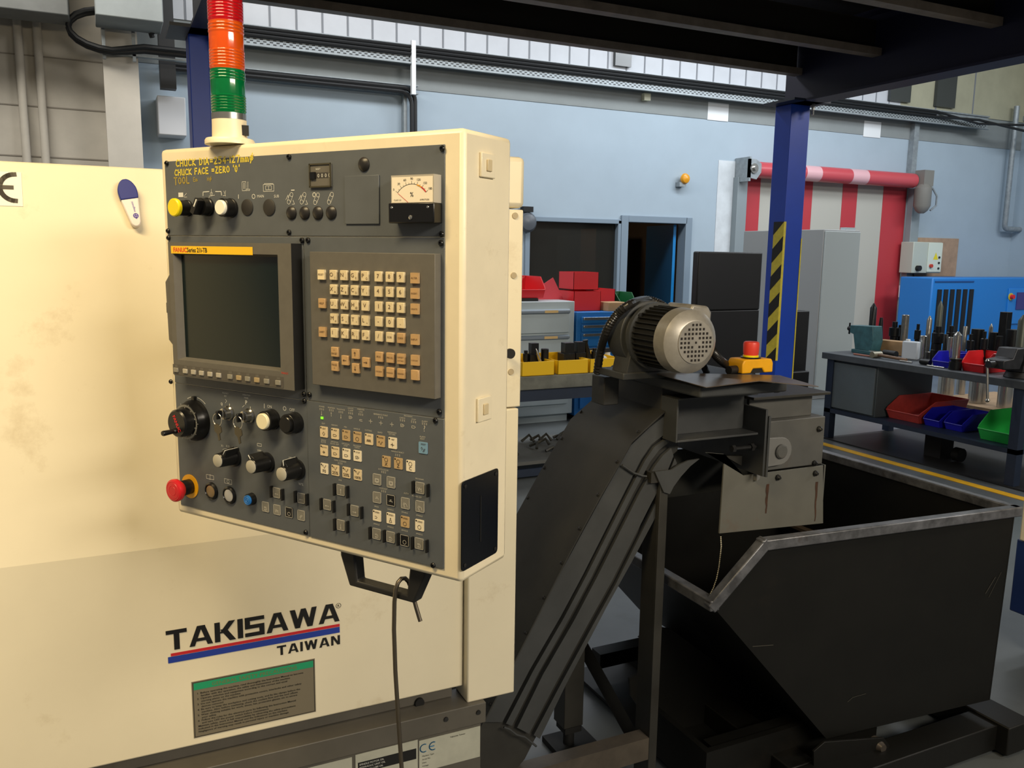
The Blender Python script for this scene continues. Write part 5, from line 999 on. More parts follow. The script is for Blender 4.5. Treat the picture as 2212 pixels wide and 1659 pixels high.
for x, y in ((278, 860), (402, 885), (152, 997), (272, 1022), (410, 1050), (535, 1080), (280, 1190), (402, 1215), (613, 1270), (747, 1300), (878, 1330), (1012, 1365), (1150, 1395), (1020, 840), (1160, 870)):
    u, z = PU(660+x/4.366, 860+y/4.366, .004); MB().box(u-.0012, u+.0012, -.008, FY2, z-.0095, z+.0095).build('key_guard', GD, pr_)
for x, y in ((1138, 1115), (1250, 1145), (1378, 1165), (1494, 1195)):
    u, z = PU(340+x/4.609, 820+y/4.609, .004); MB().box(u-.0012, u+.0012, -.008, FY, z-.0095, z+.0095).build('key_guard', GD, pl_)
# legends lower right
b = MB(); y = FY2-.0003
def lg(x, yy, s, sz=.0032): q = PU(660+x/4.366, 860+yy/4.366); b.text(s, q[0], q[1]-.001, sz, y, 'C')
for x, yy, s in ((165, 78, 'POWER'), (255, 90, 'POSITION'), (345, 105, 'TAILSTOCK'), (437, 95, 'CHUCK'), (437, 116, 'CLAMP'), (533, 105, 'PRESSURE'), (533, 128, 'LOW'), (720, 155, 'REFERENCE POINT'), (978, 168, 'PROGRAM'), (925, 185, 'CHECK'), (1030, 200, 'STOP'), (1133, 217, 'ALARM'), (180, 238, 'EDIT'), (285, 254, 'MEMORY'), (388, 270, 'MDI'), (495, 288, 'HANDLE'), (603, 303, 'CUTTING'), (714, 322, 'RAPID'), (826, 322, 'REFERENCE'), (826, 340, 'RETURN'),
                 (182, 395, 'SINGLE'), (182, 412, 'BLOCK'), (286, 412, 'OPTIONAL'), (286, 430, 'BLOCK SKIP'), (390, 430, 'OPTIONAL'), (390, 447, 'STOP'), (497, 448, 'PROGRAM'), (497, 464, 'CHECK'), (338, 590, 'RAPID OVERRIDE'), (880, 505, 'HANDLE SELECT'), (338, 770, 'AXIS'), (745, 672, 'AUTO DOOR'), (1085, 760, 'PROGRAM'), (1113, 362, 'ALARM'), (1113, 382, 'RESET'), (745, 850, 'COOLANT'), (680, 1020, 'SPEED'), (812, 1048, 'SPINDLE'), (945, 1075, 'SPINDLE'), (1083, 1105, 'SPINDLE'), (680, 1185, 'SPINDLE'), (812, 1212, 'SPINDLE'), (945, 1245, 'SPINDLE'), (1083, 1278, 'SPINDLE'), (960, 895, 'AUTO'), (1060, 925, 'POWER OFF')): lg(x, yy, s)
for x, yy, h2 in ((165, 103, 0), (255, 113, 0), (345, 130, 0), (437, 140, 0), (533, 152, 0), (720, 180, 0), (925, 208, 0), (1030, 222, 0), (1133, 240, 0), (338, 612, 0), (880, 535, 0), (748, 695, 0), (748, 875, 0)):
    q = PU(660+x/4.366, 860+yy/4.366)
    for k in range(3): bx_ = q[0]-.0035+.0035*k; b.stroke([(bx_-.001, q[1]+.001), (bx_+.001, q[1]+.001)], .0005, y); b.stroke([(bx_-.001, q[1]-.0008), (bx_+.001, q[1]-.0008)], .0005, y); b.stroke([(bx_, q[1]-.0015), (bx_, q[1]+.0015)], .0004, y)
def icn(x, yy, nm, k=.0075):
    q = PU(660+x/4.366, 860+yy/4.366)
    for s in IC[nm]: b.stroke([(q[0]+p[0]*k*.85, q[1]+(p[1]-.5)*k) for p in s], .0007, y)
for x, yy, nm in ((163, 140, 'dn'), (254, 152, 'up'), (345, 170, 'dn'), (437, 180, 'chk'), (535, 205, 'valve'), (625, 215, 'ref'), (722, 232, 'ref'), (825, 245, 'ref'), (925, 255, 'chk'), (1030, 270, 'mem')): icn(x, yy, nm)
q = PU(660+1130/4.366, 860+285/4.366); b.text('?', q[0], q[1]-.004, .0125, y, 'C')
b.c = 1; q = PU(660+168/4.366, 860+184/4.366); b.box(q[0]-.0022, q[0]+.0022, FY2-.0012, FY2+.0002, q[1]-.0018, q[1]+.0018)
b.build('lower_right_legends', [mat('soft_white_print', (196, 192, 178), .6), mat('green_lamp', (120, 230, 40), .4, emis=1.2)], pr_)
# side pads and black side window (right side face, local +X)
def PS(x, y, h=0):
    P = ORG+Rv*(PW_+h); q = WP(x, y, P, Rv)-ORG; return q.dot(-Nv)*-1, q.z
for x0, y0, x1, y1 in ((1040, 331, 1070, 384), (1033, 858, 1062, 909)):
    a, c = PS(x0, (y0+y1)/2, .004), PS(x1, (y0+y1)/2, .004); zt_, zb_ = PS((x0+x1)/2, y0, .004)[1], PS((x0+x1)/2, y1, .004)[1]
    o = MB().box(PW_+.0001, PW_+.0045, a[0], c[0], zb_, zt_).build('tie_pad', BEIGE2, cp, bev=.0012)
    ym, zm_ = (a[0]+c[0])/2, (zt_+zb_)/2; MB().box(PW_+.0045, PW_+.007, ym-.006, ym+.006, zm_-.008, zm_+.008).build('tie_loop', mat('tie_tan', (206, 188, 150), .5), o, bev=.001)
a, c = PS(997, 1130, .001), PS(1075, 1110, .001); z00, z01 = (PS(1000, 1231)[1]+PS(1070, 1196)[1])/2, (PS(1002, 1040)[1]+PS(1075, 1009)[1])/2
ww = MB(); rr_ = rrect(a[0], c[0], z00, z01, .006, 3); ww.prism(rr_, PW_+.0001, PW_+.0015, 'X'); sw = ww.build('side_window', mat('gloss_black', (10, 12, 16), .18), cp)
for yy, zz in ((a[0]+.008, z00+.008), (c[0]-.008, z00+.008), (c[0]-.008, z01-.008), (a[0]+.008, z01-.008)): MB().rev((PW_+.0016, yy, zz), (1, 0, 0), [(0, .003), (.001, .003), (.0015, .0015)], 10).build('screw', DSTEEL, sw)
MB().box(PW_+.0016, PW_+.0022, (a[0]+c[0])/2-.001, (a[0]+c[0])/2+.001, (z00+z01)/2-.035, (z00+z01)/2+.035).build('slot', BLKM, sw)
# grab handle under the panel
HY = .03
def PH(x, y): q = WP(x, y, PP+Nv*HY, Nv)-ORG; return q.dot(Rv), q.z
h1, h2, h3, h4 = PH(757, 1212), PH(778, 1262), PH(878, 1291), PH(912, 1254)
b = MB(); zt_ = PZ0-.0005; w = .011
u1, u2 = PH(745, 1210)[0], PH(928, 1255)[0]; zb_ = (PH(778, 1264)[1]+PH(880, 1293)[1])/2
b.prism([(u1, zt_), (u1, zt_-.012), (u1+.018, zb_), (u2-.022, zb_), (u2, zt_-.012), (u2, zt_), (u2-.028, zt_), (u2-.030, zt_-.006), (u2-.036, zb_+.011), (u1+.034, zb_+.011), (u1+.030, zt_-.006), (u1+.028, zt_)], HY-.011, HY+.011); b.build('grab_handle', mat('handle_black', (34, 34, 34), .5), cp, bev=.003)
# hook rod hanging on the handle
hy = HY
def HK(x, y, d=0): q = WP(x, y, PP+Nv*(HY+d), Nv)-ORG; return Vector((q.dot(Rv), HY+d, q.z))
pts = [HK(868, 1665, -.016), HK(861, 1560, -.016), HK(854, 1450, -.016), HK(851, 1360, -.016), HK(852, 1300, -.016), HK(855, 1272, -.016), HK(860, 1258, -.012), HK(867, 1250, -.006), HK(875, 1249, .003), HK(882, 1256, .010), HK(887, 1268, .0145), HK(891, 1282, .016), HK(899, 1312, .016), HK(908, 1342, .016)]
ext = pts[0]+(pts[0]-pts[1])*.8
o = MB().tube([ext]+pts, .0034, 10).build('hook_rod', mat('rod_steel', (108, 100, 88), .35, .8)); o.location = ORG; o.rotation_euler = (0, 0, rz); tag(o, 'bent steel hook rod hanging over the black panel handle', 'hook')
# signal tower on the panel top
q = W(495, 302, Y=1.62); tz = PZ1
bq = W(497, 309, Z=tz+.004)
st = thing('signal_tower', 'red amber green signal tower standing on the control panel', 'signal lamp', (bq.x, bq.y, tz+.0005))
dd = (bq-CAM).dot(_f); k = dd/F; R_ = 36.5*k; R_b = R_*.99
Hh = lambda y: (302-y)*k/ math.cos(PIT)*1.0
MB().rev((0, 0, 0), (0, 0, 1), [(0, R_*1.42), (.006, R_*1.42), (.009, R_*1.35)], 36).build('base_flange', BEIGE2, st)
MB().rev((0, 0, .009), (0, 0, 1), [(0, R_), (Hh(251)-.009, R_*.98)], 36).build('base', BEIGE2, st)
MB().box(R_*.35, R_*.98, -R_*.80, -R_*.6, Hh(283), Hh(262)).build('maker_label', BLKM, st)
MB().rev((0, 0, Hh(251)), (0, 0, 1), [(0, R_*.99), (Hh(238)-Hh(251), R_*.99)], 36).build('metal_ring', STEEL, st)
LR = [((0, 120, 62), 238, 150, 'green'), ((232, 92, 14), 150, 55, 'orange'), ((200, 16, 26), 55, -42, 'red')]
for rgb, ya, yb, nm in LR:
    m = mat(nm+'_lens', rgb, .12); bs = m.node_tree.nodes['Principled BSDF']; bs.inputs['Transmission Weight'].default_value = .35; bs.inputs['Roughness'].default_value = .15; bs.inputs['Coat Weight'].default_value = .5
    za, zb = Hh(ya), Hh(yb); n = 0; prof = [(0, R_*.97)]; hL = zb-za; t_ = .04
    def ribs(f0, f1, n):
        for i in range(n):
            s = f0+(f1-f0)*i/n; e = (f1-f0)/n; prof.extend([(hL*(s), R_*.97), (hL*(s+e*.3), R_*1.0), (hL*(s+e*.65), R_*1.0), (hL*(s+e*.95), R_*.965)])
    ribs(.03, .42, 6); prof += [(hL*.45, R_*.975), (hL*.74, R_*.975)]; ribs(.76, .97, 3); prof += [(hL, R_*.97)]
    ln_ = MB().rev((0, 0, za+.0003), (0, 0, 1), [(a, b_) for a, b_ in prof], 40).build('lens', m, st, label=nm+' ribbed lens')
    MB().rev((0, 0, za+.001), (0, 0, 1), [(0, R_*.35), (hL-.002, R_*.35)], 16).build('lamp_core', mat(nm+'_core', tuple(min(255, int(c*1.15)) for c in rgb), .3), ln_)
MB().rev((0, 0, Hh(-42)), (0, 0, 1), [(0, R_), (.006, R_), (.012, R_*.8)], 36).build('top_cap', BEIGE2, st)
# ================================================================ chip conveyor
CY, CYF = 1.92, 2.25
cv = thing('chip_conveyor', 'dark grey green inclined chip conveyor rising from machine to discharge chute', 'conveyor', (0, 0, 0))
def xz(x, y, Y=CY): q = W(x, y, Y=Y); return (q.x, q.z)
topl = [(1470, 868), (1440, 885), (1415, 907), (1390, 930), (1363, 955), (1339, 998), (1299, 1067), (1265, 1129), (1231, 1192), (1199, 1255), (1166, 1320)]
T_ = [xz(*p) for p in topl]; s = ((T_[-1][0]-T_[-3][0]), (T_[-1][1]-T_[-3][1])); k = (.30-T_[-1][1])/s[1]; T_ += [(T_[-1][0]+s[0]*k, .30), (T_[-1][0]+s[0]*k-.03, .24)]
botl = [(1470, 975), (1440, 1003), (1412, 1065), (1385, 1150), (1364, 1200), (1310, 1307), (1260, 1405), (1207, 1500), (1163, 1596)]
B_ = [xz(*p) for p in botl]; e = B_[-1]; B_ += [(e[0]-.035, e[1]-.06), (e[0]-.09, e[1]-.11), (.785, e[1]-.13)]; T_.append((.785, .215))
OFFL = xz(1466, 900)
MB().prism(T_+B_[::-1], CY+.012, CYF).build('trough', GUND, cv, bev=.002)
def band(pa, pb, y0, y1, m, name, ext=True, par=cv):
    A = [xz(*p, Y=y0) for p in pa]; B = [xz(*p, Y=y0) for p in pb]; mb = MB(); n = len(A)
    vs = [(p[0], y0, p[1]) for p in A]+[(p[0], y0, p[1]) for p in B]+[(p[0], y1, p[1]) for p in A]+[(p[0], y1, p[1]) for p in B]
    fs = [(i, i+1, n+i+1, n+i) for i in range(n-1)]+[(2*n+i, 3*n+i, 3*n+i+1, 2*n+i+1) for i in range(n-1)]+[(i, 2*n+i, 2*n+i+1, i+1) for i in range(n-1)]+[(n+i, n+i+1, 3*n+i+1, 3*n+i) for i in range(n-1)]+[(0, n, 3*n, 2*n), (n-1, 3*n-1, 4*n-1, 2*n-1)]
    return mb.add(vs, fs).build(name, m, par)
edge = [(1462, 878), (1405, 922), (1363, 962), (1299, 1075), (1216, 1228), (1150, 1353), (1085, 1480), (1040, 1560)]
g1 = [(1440, 935), (1407, 960), (1385, 992), (1350, 1061), (1259, 1242), (1211, 1332), (1143, 1449), (1085, 1560)]
g1b = [(1442, 947), (1414, 965), (1394, 994), (1358, 1063), (1267, 1243), (1219, 1333), (1151, 1451), (1093, 1563)]
g2 = [(1446, 955), (1424, 972), (1404, 998), (1369, 1064), (1278, 1246), (1230, 1336), (1163, 1454), (1106, 1568)]
g2b = [(1450, 968), (1432, 984), (1414, 1008), (1380, 1068), (1289, 1248), (1241, 1339), (1173, 1457), (1117, 1572)]
g3 = [(1455, 985), (1447, 1005), (1436, 1032), (1408, 1085), (1322, 1255), (1272, 1345), (1205, 1468), (1143, 1585)]
g3b = [(1458, 990), (1449, 1012), (1438, 1045), (1413, 1096), (1330, 1262), (1281, 1350), (1214, 1473), (1153, 1588)]
bt = [(1462, 1000), (1452, 1025), (1440, 1060), (1420, 1110), (1364, 1215), (1310, 1312), (1222, 1480), (1166, 1596)]
band(edge, g1, CY, CY+.013, GUN, 'side_flange'); band(g1b, g2, CY-.004, CY+.013, GUN, 'side_rib'); band(g2b, g3, CY-.004, CY+.013, GUN, 'side_rib'); band(g3b, bt, CY-.002, CY+.013, GUN, 'side_rib')
# cover plate on top of the trough with bolts along both edges
Tc = [xz(*p) for p in topl[1:]]+[T_[len(topl)]]
b = MB(); n = len(Tc); off = []
for i, p in enumerate(Tc):
    a = Tc[max(i-1, 0)]; c = Tc[min(i+1, n-1)]; d = Vector((c[0]-a[0], c[1]-a[1])).normalized(); off.append((p[0]+d.y*.004, p[1]-d.x*.004) if d.x*0-1 > 0 else (p[0]-abs(d.y)*.004, p[1]+abs(d.x)*.004))
b.prism(Tc+off[::-1], CY-.006, CYF+.006); b.build('cover_plate', GUND, cv)
def along(f):
    L = [0]
    for a, c in zip(off[:-1], off[1:]): L.append(L[-1]+math.dist(a, c))
    t = f*L[-1]
    for i in range(len(L)-1):
        if t <= L[i+1]: k = (t-L[i])/(L[i+1]-L[i]); return off[i][0]+(off[i+1][0]-off[i][0])*k, off[i][1]+(off[i+1][1]-off[i][1])*k
    return off[-1]
for i in range(9):
    x, z = along(.1+.1*i)
    for yy in (CY+.006, CYF-.006): MB().rev((x, yy, z), (-.86, 0, .5), [(0, .005), (.003, .005), (.004, .003)], 8).build('bolt', DSTEEL, cv)
# joint straps across the ribs
for p in ([(1340, 1003), (1365, 1020), (1372, 1022), (1383, 1026), (1392, 1027)], [(1085, 1567), (1097, 1571), (1112, 1583), (1130, 1588), (1155, 1608)]):
    MB().tube([(*xz(*q)[:1], CY-.010, xz(*q)[1]) for q in p], .003, 8).build('joint_strap', GUN, cv)
# head box, bracket and discharge chute
HY0 = 1.86
hx0, hx1 = xz(1462, 900, HY0)[0], xz(1640, 900, HY0)[0]; hz0 = xz(1460, 957, HY0)[1]; hz1 = xz(1478, 862, HY0)[1]
b = MB(); b.box(hx0, hx1+.02, 1.935, 2.3, hz0+.01, hz1+.03); b.build('head_box', GUND, cv, bev=.003)
b = MB(); b.box(hx0, hx0+.006, HY0, 1.934, hz0, hz1); b.box(hx0+.006, hx1, HY0, 1.934, hz0, hz0+.006); b.box(hx0+.006, hx1, HY0+.01, 1.934, hz1-.006, hz1)
b.box(hx0+.006, hx1, 1.928, 1.934, hz0+.006, hz1-.006); b.build('bracket_channel', GUN, cv, bev=.001)
for x, y in ((1478, 945), (1575, 938), (1632, 927)):
    q = xz(x, y, 1.925); MB().rev((q[0], 1.928, q[1]), (0, -1, 0), [(0, .009), (.006, .009), (.006, .005), (.012, .005)], 6).build('bolt', DSTEEL, cv)
fx = xz(1650, 900, HY0)[0]
def PX2(x, y, Y): return xz(x, y, Y)
f0 = xz(1643, 1025, 1.86); f1 = xz(1652, 882, 1.86)
b = MB(); b.box(f1[0]-.012, f1[0]-.004, 1.84, 2.25, f0[1], f1[1]); b.build('flange_plate', GUN, cv, bev=.001)
b = MB(); b.box(f1[0]-.0035, f1[0]+.004, 1.835, 2.25, f0[1]-.002, f1[1]-.02); b.build('flange_plate', GUN, cv, bev=.001)
CHY = 1.90
c = lambda x, y: xz(x, y, CHY)
cx0, cx1 = f1[0]+.0045, c(1779, 960)[0]; cz0, cz1 = c(1650, 1018)[1], c(1720, 905)[1]
MB().box(cx0, cx1, CHY, 2.26, cz0, cz1).build('chute_upper', CHUTE, cv, bev=.003)
ly1 = c(1700, 1018)[1]; lx0 = c(1565, 960)[0]; 
b = MB(); l0, l1 = c(1564, 1150), c(1776, 1133); b.prism([(lx0, l0[1]+.24), (lx0-.004, l0[1]), (l1[0], l1[1]+.005), (cx1+.001, cz0-.004), (f1[0]-.03, cz0-.004), (f1[0]-.17, l0[1]+.25)], CHY-.004, CHY+.002)
b.box(l1[0]-.006, l1[0]-.001, CHY+.002, 2.25, l1[1]+.005, cz0-.005); b.box(lx0, l1[0]-.001, 2.25, 2.255, l0[1]+.004, cz0-.005)
b.build('chute_skirt', mat('rust_streaked_steel', (100, 100, 94), .5, n=.08, sc=6, dirt=(92, 60, 38), dsc=3), cv, bev=.001)
RU = mat('rust_run', (70, 42, 24), .8, n=.3, sc=40)
b = MB()
for x, y0, y1, w in ((1656, 1045, 1108, .010), (1762, 1040, 1125, .008)):
    a, d = c(x, y0), c(x-4, y1); rn = [(a[0]+(d[0]-a[0])*i/8+random.uniform(-.0015, .0015), a[1]+(d[1]-a[1])*i/8) for i in range(9)]
    ws = [w*(.5+.35*random.random())*(1-.085*i) for i in range(9)]
    for i in range(8): b.add([(rn[i][0]-ws[i], CHY-.0048, rn[i][1]), (rn[i][0]+ws[i], CHY-.0048, rn[i][1]), (rn[i+1][0]+ws[i+1], CHY-.0048, rn[i+1][1]), (rn[i+1][0]-ws[i+1], CHY-.0048, rn[i+1][1])], [(0, 1, 2, 3)])
b.build('rust_streak', RU, cv)
uz0, uz1 = c(1700, 893)[1], c(1700, 858)[1]; MB().box(cx0, cx1-.03, CHY+.03, 2.24, cz1, uz1).build('chute_neck', CHUTE, cv, bev=.002)
q = xz(1745, 848, CHY); MB().box(cx0-.02, cx1+.004, CHY-.01, 2.28, uz1, uz1+.008).build('chute_lid', GUND, cv, bev=.001)
for x, y in ((1768, 926), (1758, 1000), (1758, 1021), (1677, 1030)):
    q = c(x, y); MB().rev((q[0], CHY-.001 if y < 1015 else CHY-.005, q[1]), (0, -1, 0), [(0, .009), (.006, .009), (.009, .006), (.013, .004)], 8).build('bolt', DSTEEL, cv)
# bearing lug
q = c(1678, 972); b = MB(); sx_ = f1[0]+.006; rr = .043
P = [(sx_, q[1]+.085), (sx_+.012, q[1]+.088), (sx_+.02, q[1]+.075), (sx_+.022, q[1]+.045)]+[(q[0]+rr*math.cos(math.radians(a)), q[1]+rr*math.sin(math.radians(a))) for a in range(85, -86, -17)]+[(sx_+.022, q[1]-.045), (sx_+.012, q[1]-.08), (sx_, q[1]-.085)]
b.prism(P, CHY-.018, CHY-.0005); lug = b.build('bearing_lug', mat('lug_grey', (112, 112, 110), .45), cv, bev=.002); MB().rev((q[0]-.002, CHY-.018, q[1]), (0, -1, 0), [(0, .022), (.006, .022), (.010, .018)], 24).build('boss', CHUTE, lug)
# tension screw
q = xz(1585, 970, 1.87); r_ = xz(1632, 966, 1.87); b = MB(); b.cyl((q[0], 1.875, q[1]), (r_[0]+.03, 1.875, r_[1]), .006, seg=10); b.rev((q[0], 1.875, q[1]), (1, 0, 0), [(-.004, .011), (.007, .011)], 6); b.rev((r_[0]-.012, 1.875, r_[1]), (1, 0, 0), [(-.004, .012), (.007, .012)], 6)
b.build('tension_screw', DSTEEL, cv); b = MB(); b.box(r_[0]+.005, r_[0]+.012, 1.855, 1.92, r_[1]-.045, hz0-.0005); b.build('screw_lug', GUN, cv)
b = MB(); p1_, p2_, p3_ = xz(1565, 985, 1.93), xz(1636, 985, 1.93), xz(1640, 1028, 1.93); b.prism([p1_, p2_, p3_], 1.93, 1.945); b.build('gusset', GUND, cv)
# motor base plate and loose cover sheet
pz = W(1320, 800, X=1.385).z
PLX = 1.385;  pzt = 1.262; py_a = W(1513, 838, X=PLX).y; py_b = W(1318, 790, X=PLX).y
pzt = (W(1513, 830, X=PLX).z+W(1318, 792, X=PLX).z)/2; pzb = (W(1513, 860, X=PLX).z+W(1318, 812, X=PLX).z)/2
MB().box(PLX, PLX+.30, py_a, py_b, pzb, pzt).build('motor_base', GUN, cv, bev=.006)
a = [W(1408, 806, Z=pzt+.012), W(1525, 838, Z=pzt+.004), W(1640, 824, Z=pzt+.012), W(1768, 836, Z=pzt+.0), W(1684, 812, Z=pzt+.012)]
b = MB(); b.hexa([tuple(p) for p in a], [(p.x, p.y, p.z+.002) for p in a]); b.build('cover_sheet', mat('worn_bare_sheet', (122, 110, 98), .3, .5, n=.2, sc=12, dirt=(96, 70, 54), dsc=6), cv)
b = MB(); q = W(1668, 838, Y=1.86); b.cyl((q.x-.05, 1.88, q.z), (q.x+.01, 1.86, q.z-.002), .008); b.rev((q.x+.01, 1.86, q.z-.002), (1, -.3, 0), [(0, .014), (.012, .014)], 6); b.build('clamp_bolt', BLKM, cv)
# gear reducer and motor (axis along Y)
mc = W(1502, 740, Y=1.72); mx, mzc = mc.x, mc.z
def rY(y0, prof, seg=40): return MB().rev((mx, y0, mzc), (0, 1, 0), prof, seg)
fr = 70*((mc-CAM).dot(_f))/F
mot = rY(1.775, [(0, fr*.93), (.109, fr*.93)]).build('motor', BLKM, cv, label='ribbed black electric motor')
b = MB()
for i in range(36):
    a_ = 2*math.pi*i/36; M = Matrix.Translation((mx, 0, mzc)) @ Matrix.Rotation(a_, 4, 'Y'); t = MB(M); t.box(fr*.90, fr*1.03, 1.78, 1.884, -.0012, .0012); b.v += [Vector(v) for v in []]; o_ = len(b.v); b.v += t.v; b.f += [tuple(o_+j for j in f) for f in t.f]; b.m += t.m
b.build('cooling_fins', mat('fin_black', (30, 30, 28), .5), mot)
MS = mat('motor_cast_grey', (172, 168, 160), .36, .45, n=.12, sc=20, dirt=(110, 98, 86), dsc=8)
rY(1.72, [(0, fr*.66), (.0005, fr*.70), (.022, fr*1.0), (.062, fr*1.04), (.062, fr*.98)]).build('fan_cover', MS, mot)
b = MB(); b.rev((mx, 1.7195, mzc), (0, -1, 0), [(0, fr*.66), (.002, fr*.66)], 40)
b.build('grille_plate', MS, mot); b = MB(); pt = fr*.66/5.1
for i in range(-4, 5):
    for j in range(-4, 5):
        x, z = i*pt*1.06-pt*.5*0, j*pt*1.06
        if math.hypot(x, z) < fr*.57 and math.hypot(x, z) > pt*1.3: b.box(mx+x-pt*.28, mx+x+pt*.28, 1.7168, 1.7174, mzc+z-pt*.28, mzc+z+pt*.28)
b.box(mx-pt*.25, mx+pt*.25, 1.7168, 1.7174, mzc-pt*.25, mzc+pt*.25); b.build('grille_holes', mat('hole_dark', (20, 14, 10), .8), mot)
b = MB(); b.prism([(mx+fr*.25, mzc+fr*.62), (mx+fr*.5, mzc+fr*1.12), (mx+fr*1.12, mzc+fr*1.05), (mx+fr*1.27, mzc+fr*.85), (mx+fr*1.22, mzc-fr*.15), (mx+fr*.8, mzc-fr*.2)], 1.79, 1.90); b.build('terminal_box', MS, mot, bev=.006)
flr = .092; rY(1.885, [(0, flr), (.014, flr)]).build('motor_flange', GUN, cv)
for a_ in (135, 225, 45): MB().rev((mx+.083*math.cos(math.radians(a_)), 1.885, mzc+.083*math.sin(math.radians(a_))), (0, -1, 0), [(0, .006), (.005, .006), (.005, .004)], 6).build('bolt', DSTEEL, cv)
b = rY(1.8995, [(0, flr*.85), (.02, flr*.85), (.022, flr*1.03), (.09, flr*1.03), (.10, flr*.95)]); b.prism([(mx-.085, pzt+.0005), (mx+.09, pzt+.0005), (mx+.06, mzc), (mx-.06, mzc)], 1.905, 1.98); b.build('gear_reducer', GUN, cv, bev=.002)
MB().box(mx-.095, mx+.12, 1.90, 2.03, pzt+.0005, pzt+.02).build('reducer_foot', GUN, cv, bev=.003)
# conduits
def hose(pts, r, name, label, ribs=True):
    P = [Vector(p) for p in pts]; out = []
    for i in range(len(P)-1):
        p0, p1, p2, p3 = P[max(i-1, 0)], P[i], P[i+1], P[min(i+2, len(P)-1)]
        for k in range(14):
            t = k/14; out.append(.5*((2*p1)+(-p0+p2)*t+(2*p0-5*p1+4*p2-p3)*t*t+(-p0+3*p1-3*p2+p3)*t**3))
    out.append(P[-1]); rr = [r*(1.0 if i % 2 else .86) for i in range(len(out))] if ribs else r
    return tag(MB().tube(out, rr, 10).build(name, mat('conduit_black', (34, 32, 30), .3)), label, 'conduit')
W3 = lambda x, y, Y: tuple(W(x, y, Y=Y))
def HC_(x, y):
    Y = 2.04
    while Y > 1.80:
        q = W(x, y, Y=Y)
        if Y > 1.87 and math.hypot(q.x-mx, q.z-mzc) > .111: return tuple(q)
        Y -= .005
    return tuple(W(x, y, Y=1.86))
hose([HC_(*p) for p in ((1290, 806), (1297, 760), (1310, 715), (1332, 680), (1362, 657), (1398, 648), (1432, 660), (1458, 686))], .0125, 'flexible_conduit', 'black ribbed conduit arching over the conveyor motor')
hose([W3(1537, 755, 1.84), W3(1550, 772, 1.85), W3(1570, 788, 1.88), W3(1594, 797, 1.92)], .0125, 'flexible_conduit', 'short thick conduit from motor to yellow stop box')
hose([W3(1517, 778, 1.90), W3(1521, 792, 1.93), W3(1527, 806, 1.96)], .010, 'flexible_conduit', 'short conduit dropping below the motor terminal box')
b = MB(); b.box(*[v for v in (xz(1286, 818, 2.1)[0], xz(1318, 818, 2.1)[0])], 2.05, 2.12, xz(1290, 870, 2.1)[1], xz(1290, 810, 2.1)[1]); b.build('conduit_box', GUN, cv, bev=.003)
# emergency stop station
EY = W(1636, 806, Z=pzt+.014).y; e0, e1 = xz(1596, 806, EY), xz(1676, 776, EY); ew = (e1[0]-e0[0]); zb_ = pzt+.0135; zt_ = xz(1640, 776, EY)[1]
es2 = thing('stop_station', 'yellow stop box with red mushroom button on the conveyor head', 'stop button', ((e0[0]+e1[0])/2, EY+.03, zb_)); hw_, hh = ew*.42, zt_-zb_
b = MB(); b.prism([(-hw_, .001), (-hw_*.45, .001), (-hw_*.3, hh*.35), (hw_*.3, hh*.35), (hw_*.45, .001), (hw_, .001), (hw_, hh*.7), (hw_*.88, hh), (-hw_*.88, hh), (-hw_, hh*.7)], -.032, .032); b.build('box', mat('stop_yellow', (236, 170, 12), .45, n=.05, sc=20), es2, bev=.003)
MB().box(-hw_*.98, hw_*.98, -.028, .028, .0005, hh*.45).build('lower_box', BLKM, es2)
MB().cyl((0, 0, hh+.0005), (0, 0, hh+.004), .028, seg=24).build('collar', BLK, es2); MB().cyl((0, 0, hh+.004), (0, 0, hh+.009), .022, seg=24).build('ring', YC, es2)
MB().rev((0, 0, hh+.009), (0, 0, 1), [(0, .020), (.006, .0215), (.030, .0225), (.036, .021), (.038, .017)], 28).build('mushroom_head', mat('faded_stop_red', (214, 62, 48), .4), es2)
q = W(1600, 800, Y=EY); MB().cyl((-hw_-.03, -.01, hh*.25), (-hw_, -.005, hh*.25), .012, seg=12).build('cable_gland', DSTEEL, es2)
# legs and frame of the conveyor
lgx = xz(1443, 1065, 1.9)[0]; LGX = lgx
ltop = xz(1440, 1018, 1.9)[1]
b = MB(); b.box(LGX-.028, LGX-.022, 1.906, 1.975, .0, ltop); b.box(LGX-.028, LGX, 1.9, 1.906, .0, ltop); b.build('leg', GUND, cv, bev=.001)
P = [xz(*p, Y=1.9) for p in ((1412, 1018), (1448, 1014), (1466, 1002), (1484, 994), (1508, 990), (1488, 1006), (1468, 1028), (1452, 1050), (1444, 1066), (1431, 1062))]
MB().prism(P, 1.893, 1.8995).build('leg_gusset', GUN, cv)
MB().box(LGX-.06, LGX+.0, 1.9, 2.2, ltop-.03, ltop).build('cross_member', GUND, cv)
rz_ = .18
b = MB(); b.box(.80, LGX-.029, 1.9, 1.95, rz_-.006, rz_); b.box(.80, LGX-.029, 1.9, 1.906, rz_-.07, rz_-.006); b.build('side_rail', mat('rail_brown_grey', (92, 84, 74), .45, .2, n=.2, sc=12, dirt=(60, 48, 38), dsc=6), cv)
fp = Vector((1.30, 2.2, 0)); b = MB(); b.box(1.245, 1.315, 2.17, 2.24, .09, .62); b.build('rear_leg', GUND, cv, bev=.002)
b = MB(); b.cyl((1.28, 2.2, .02), (1.28, 2.2, .09), .018); b.box(1.22, 1.37, 2.13, 2.27, 0, .02); b.box(1.25, 1.31, 2.17, 2.23, .07, .09); b.build('levelling_foot', BLKM, cv)
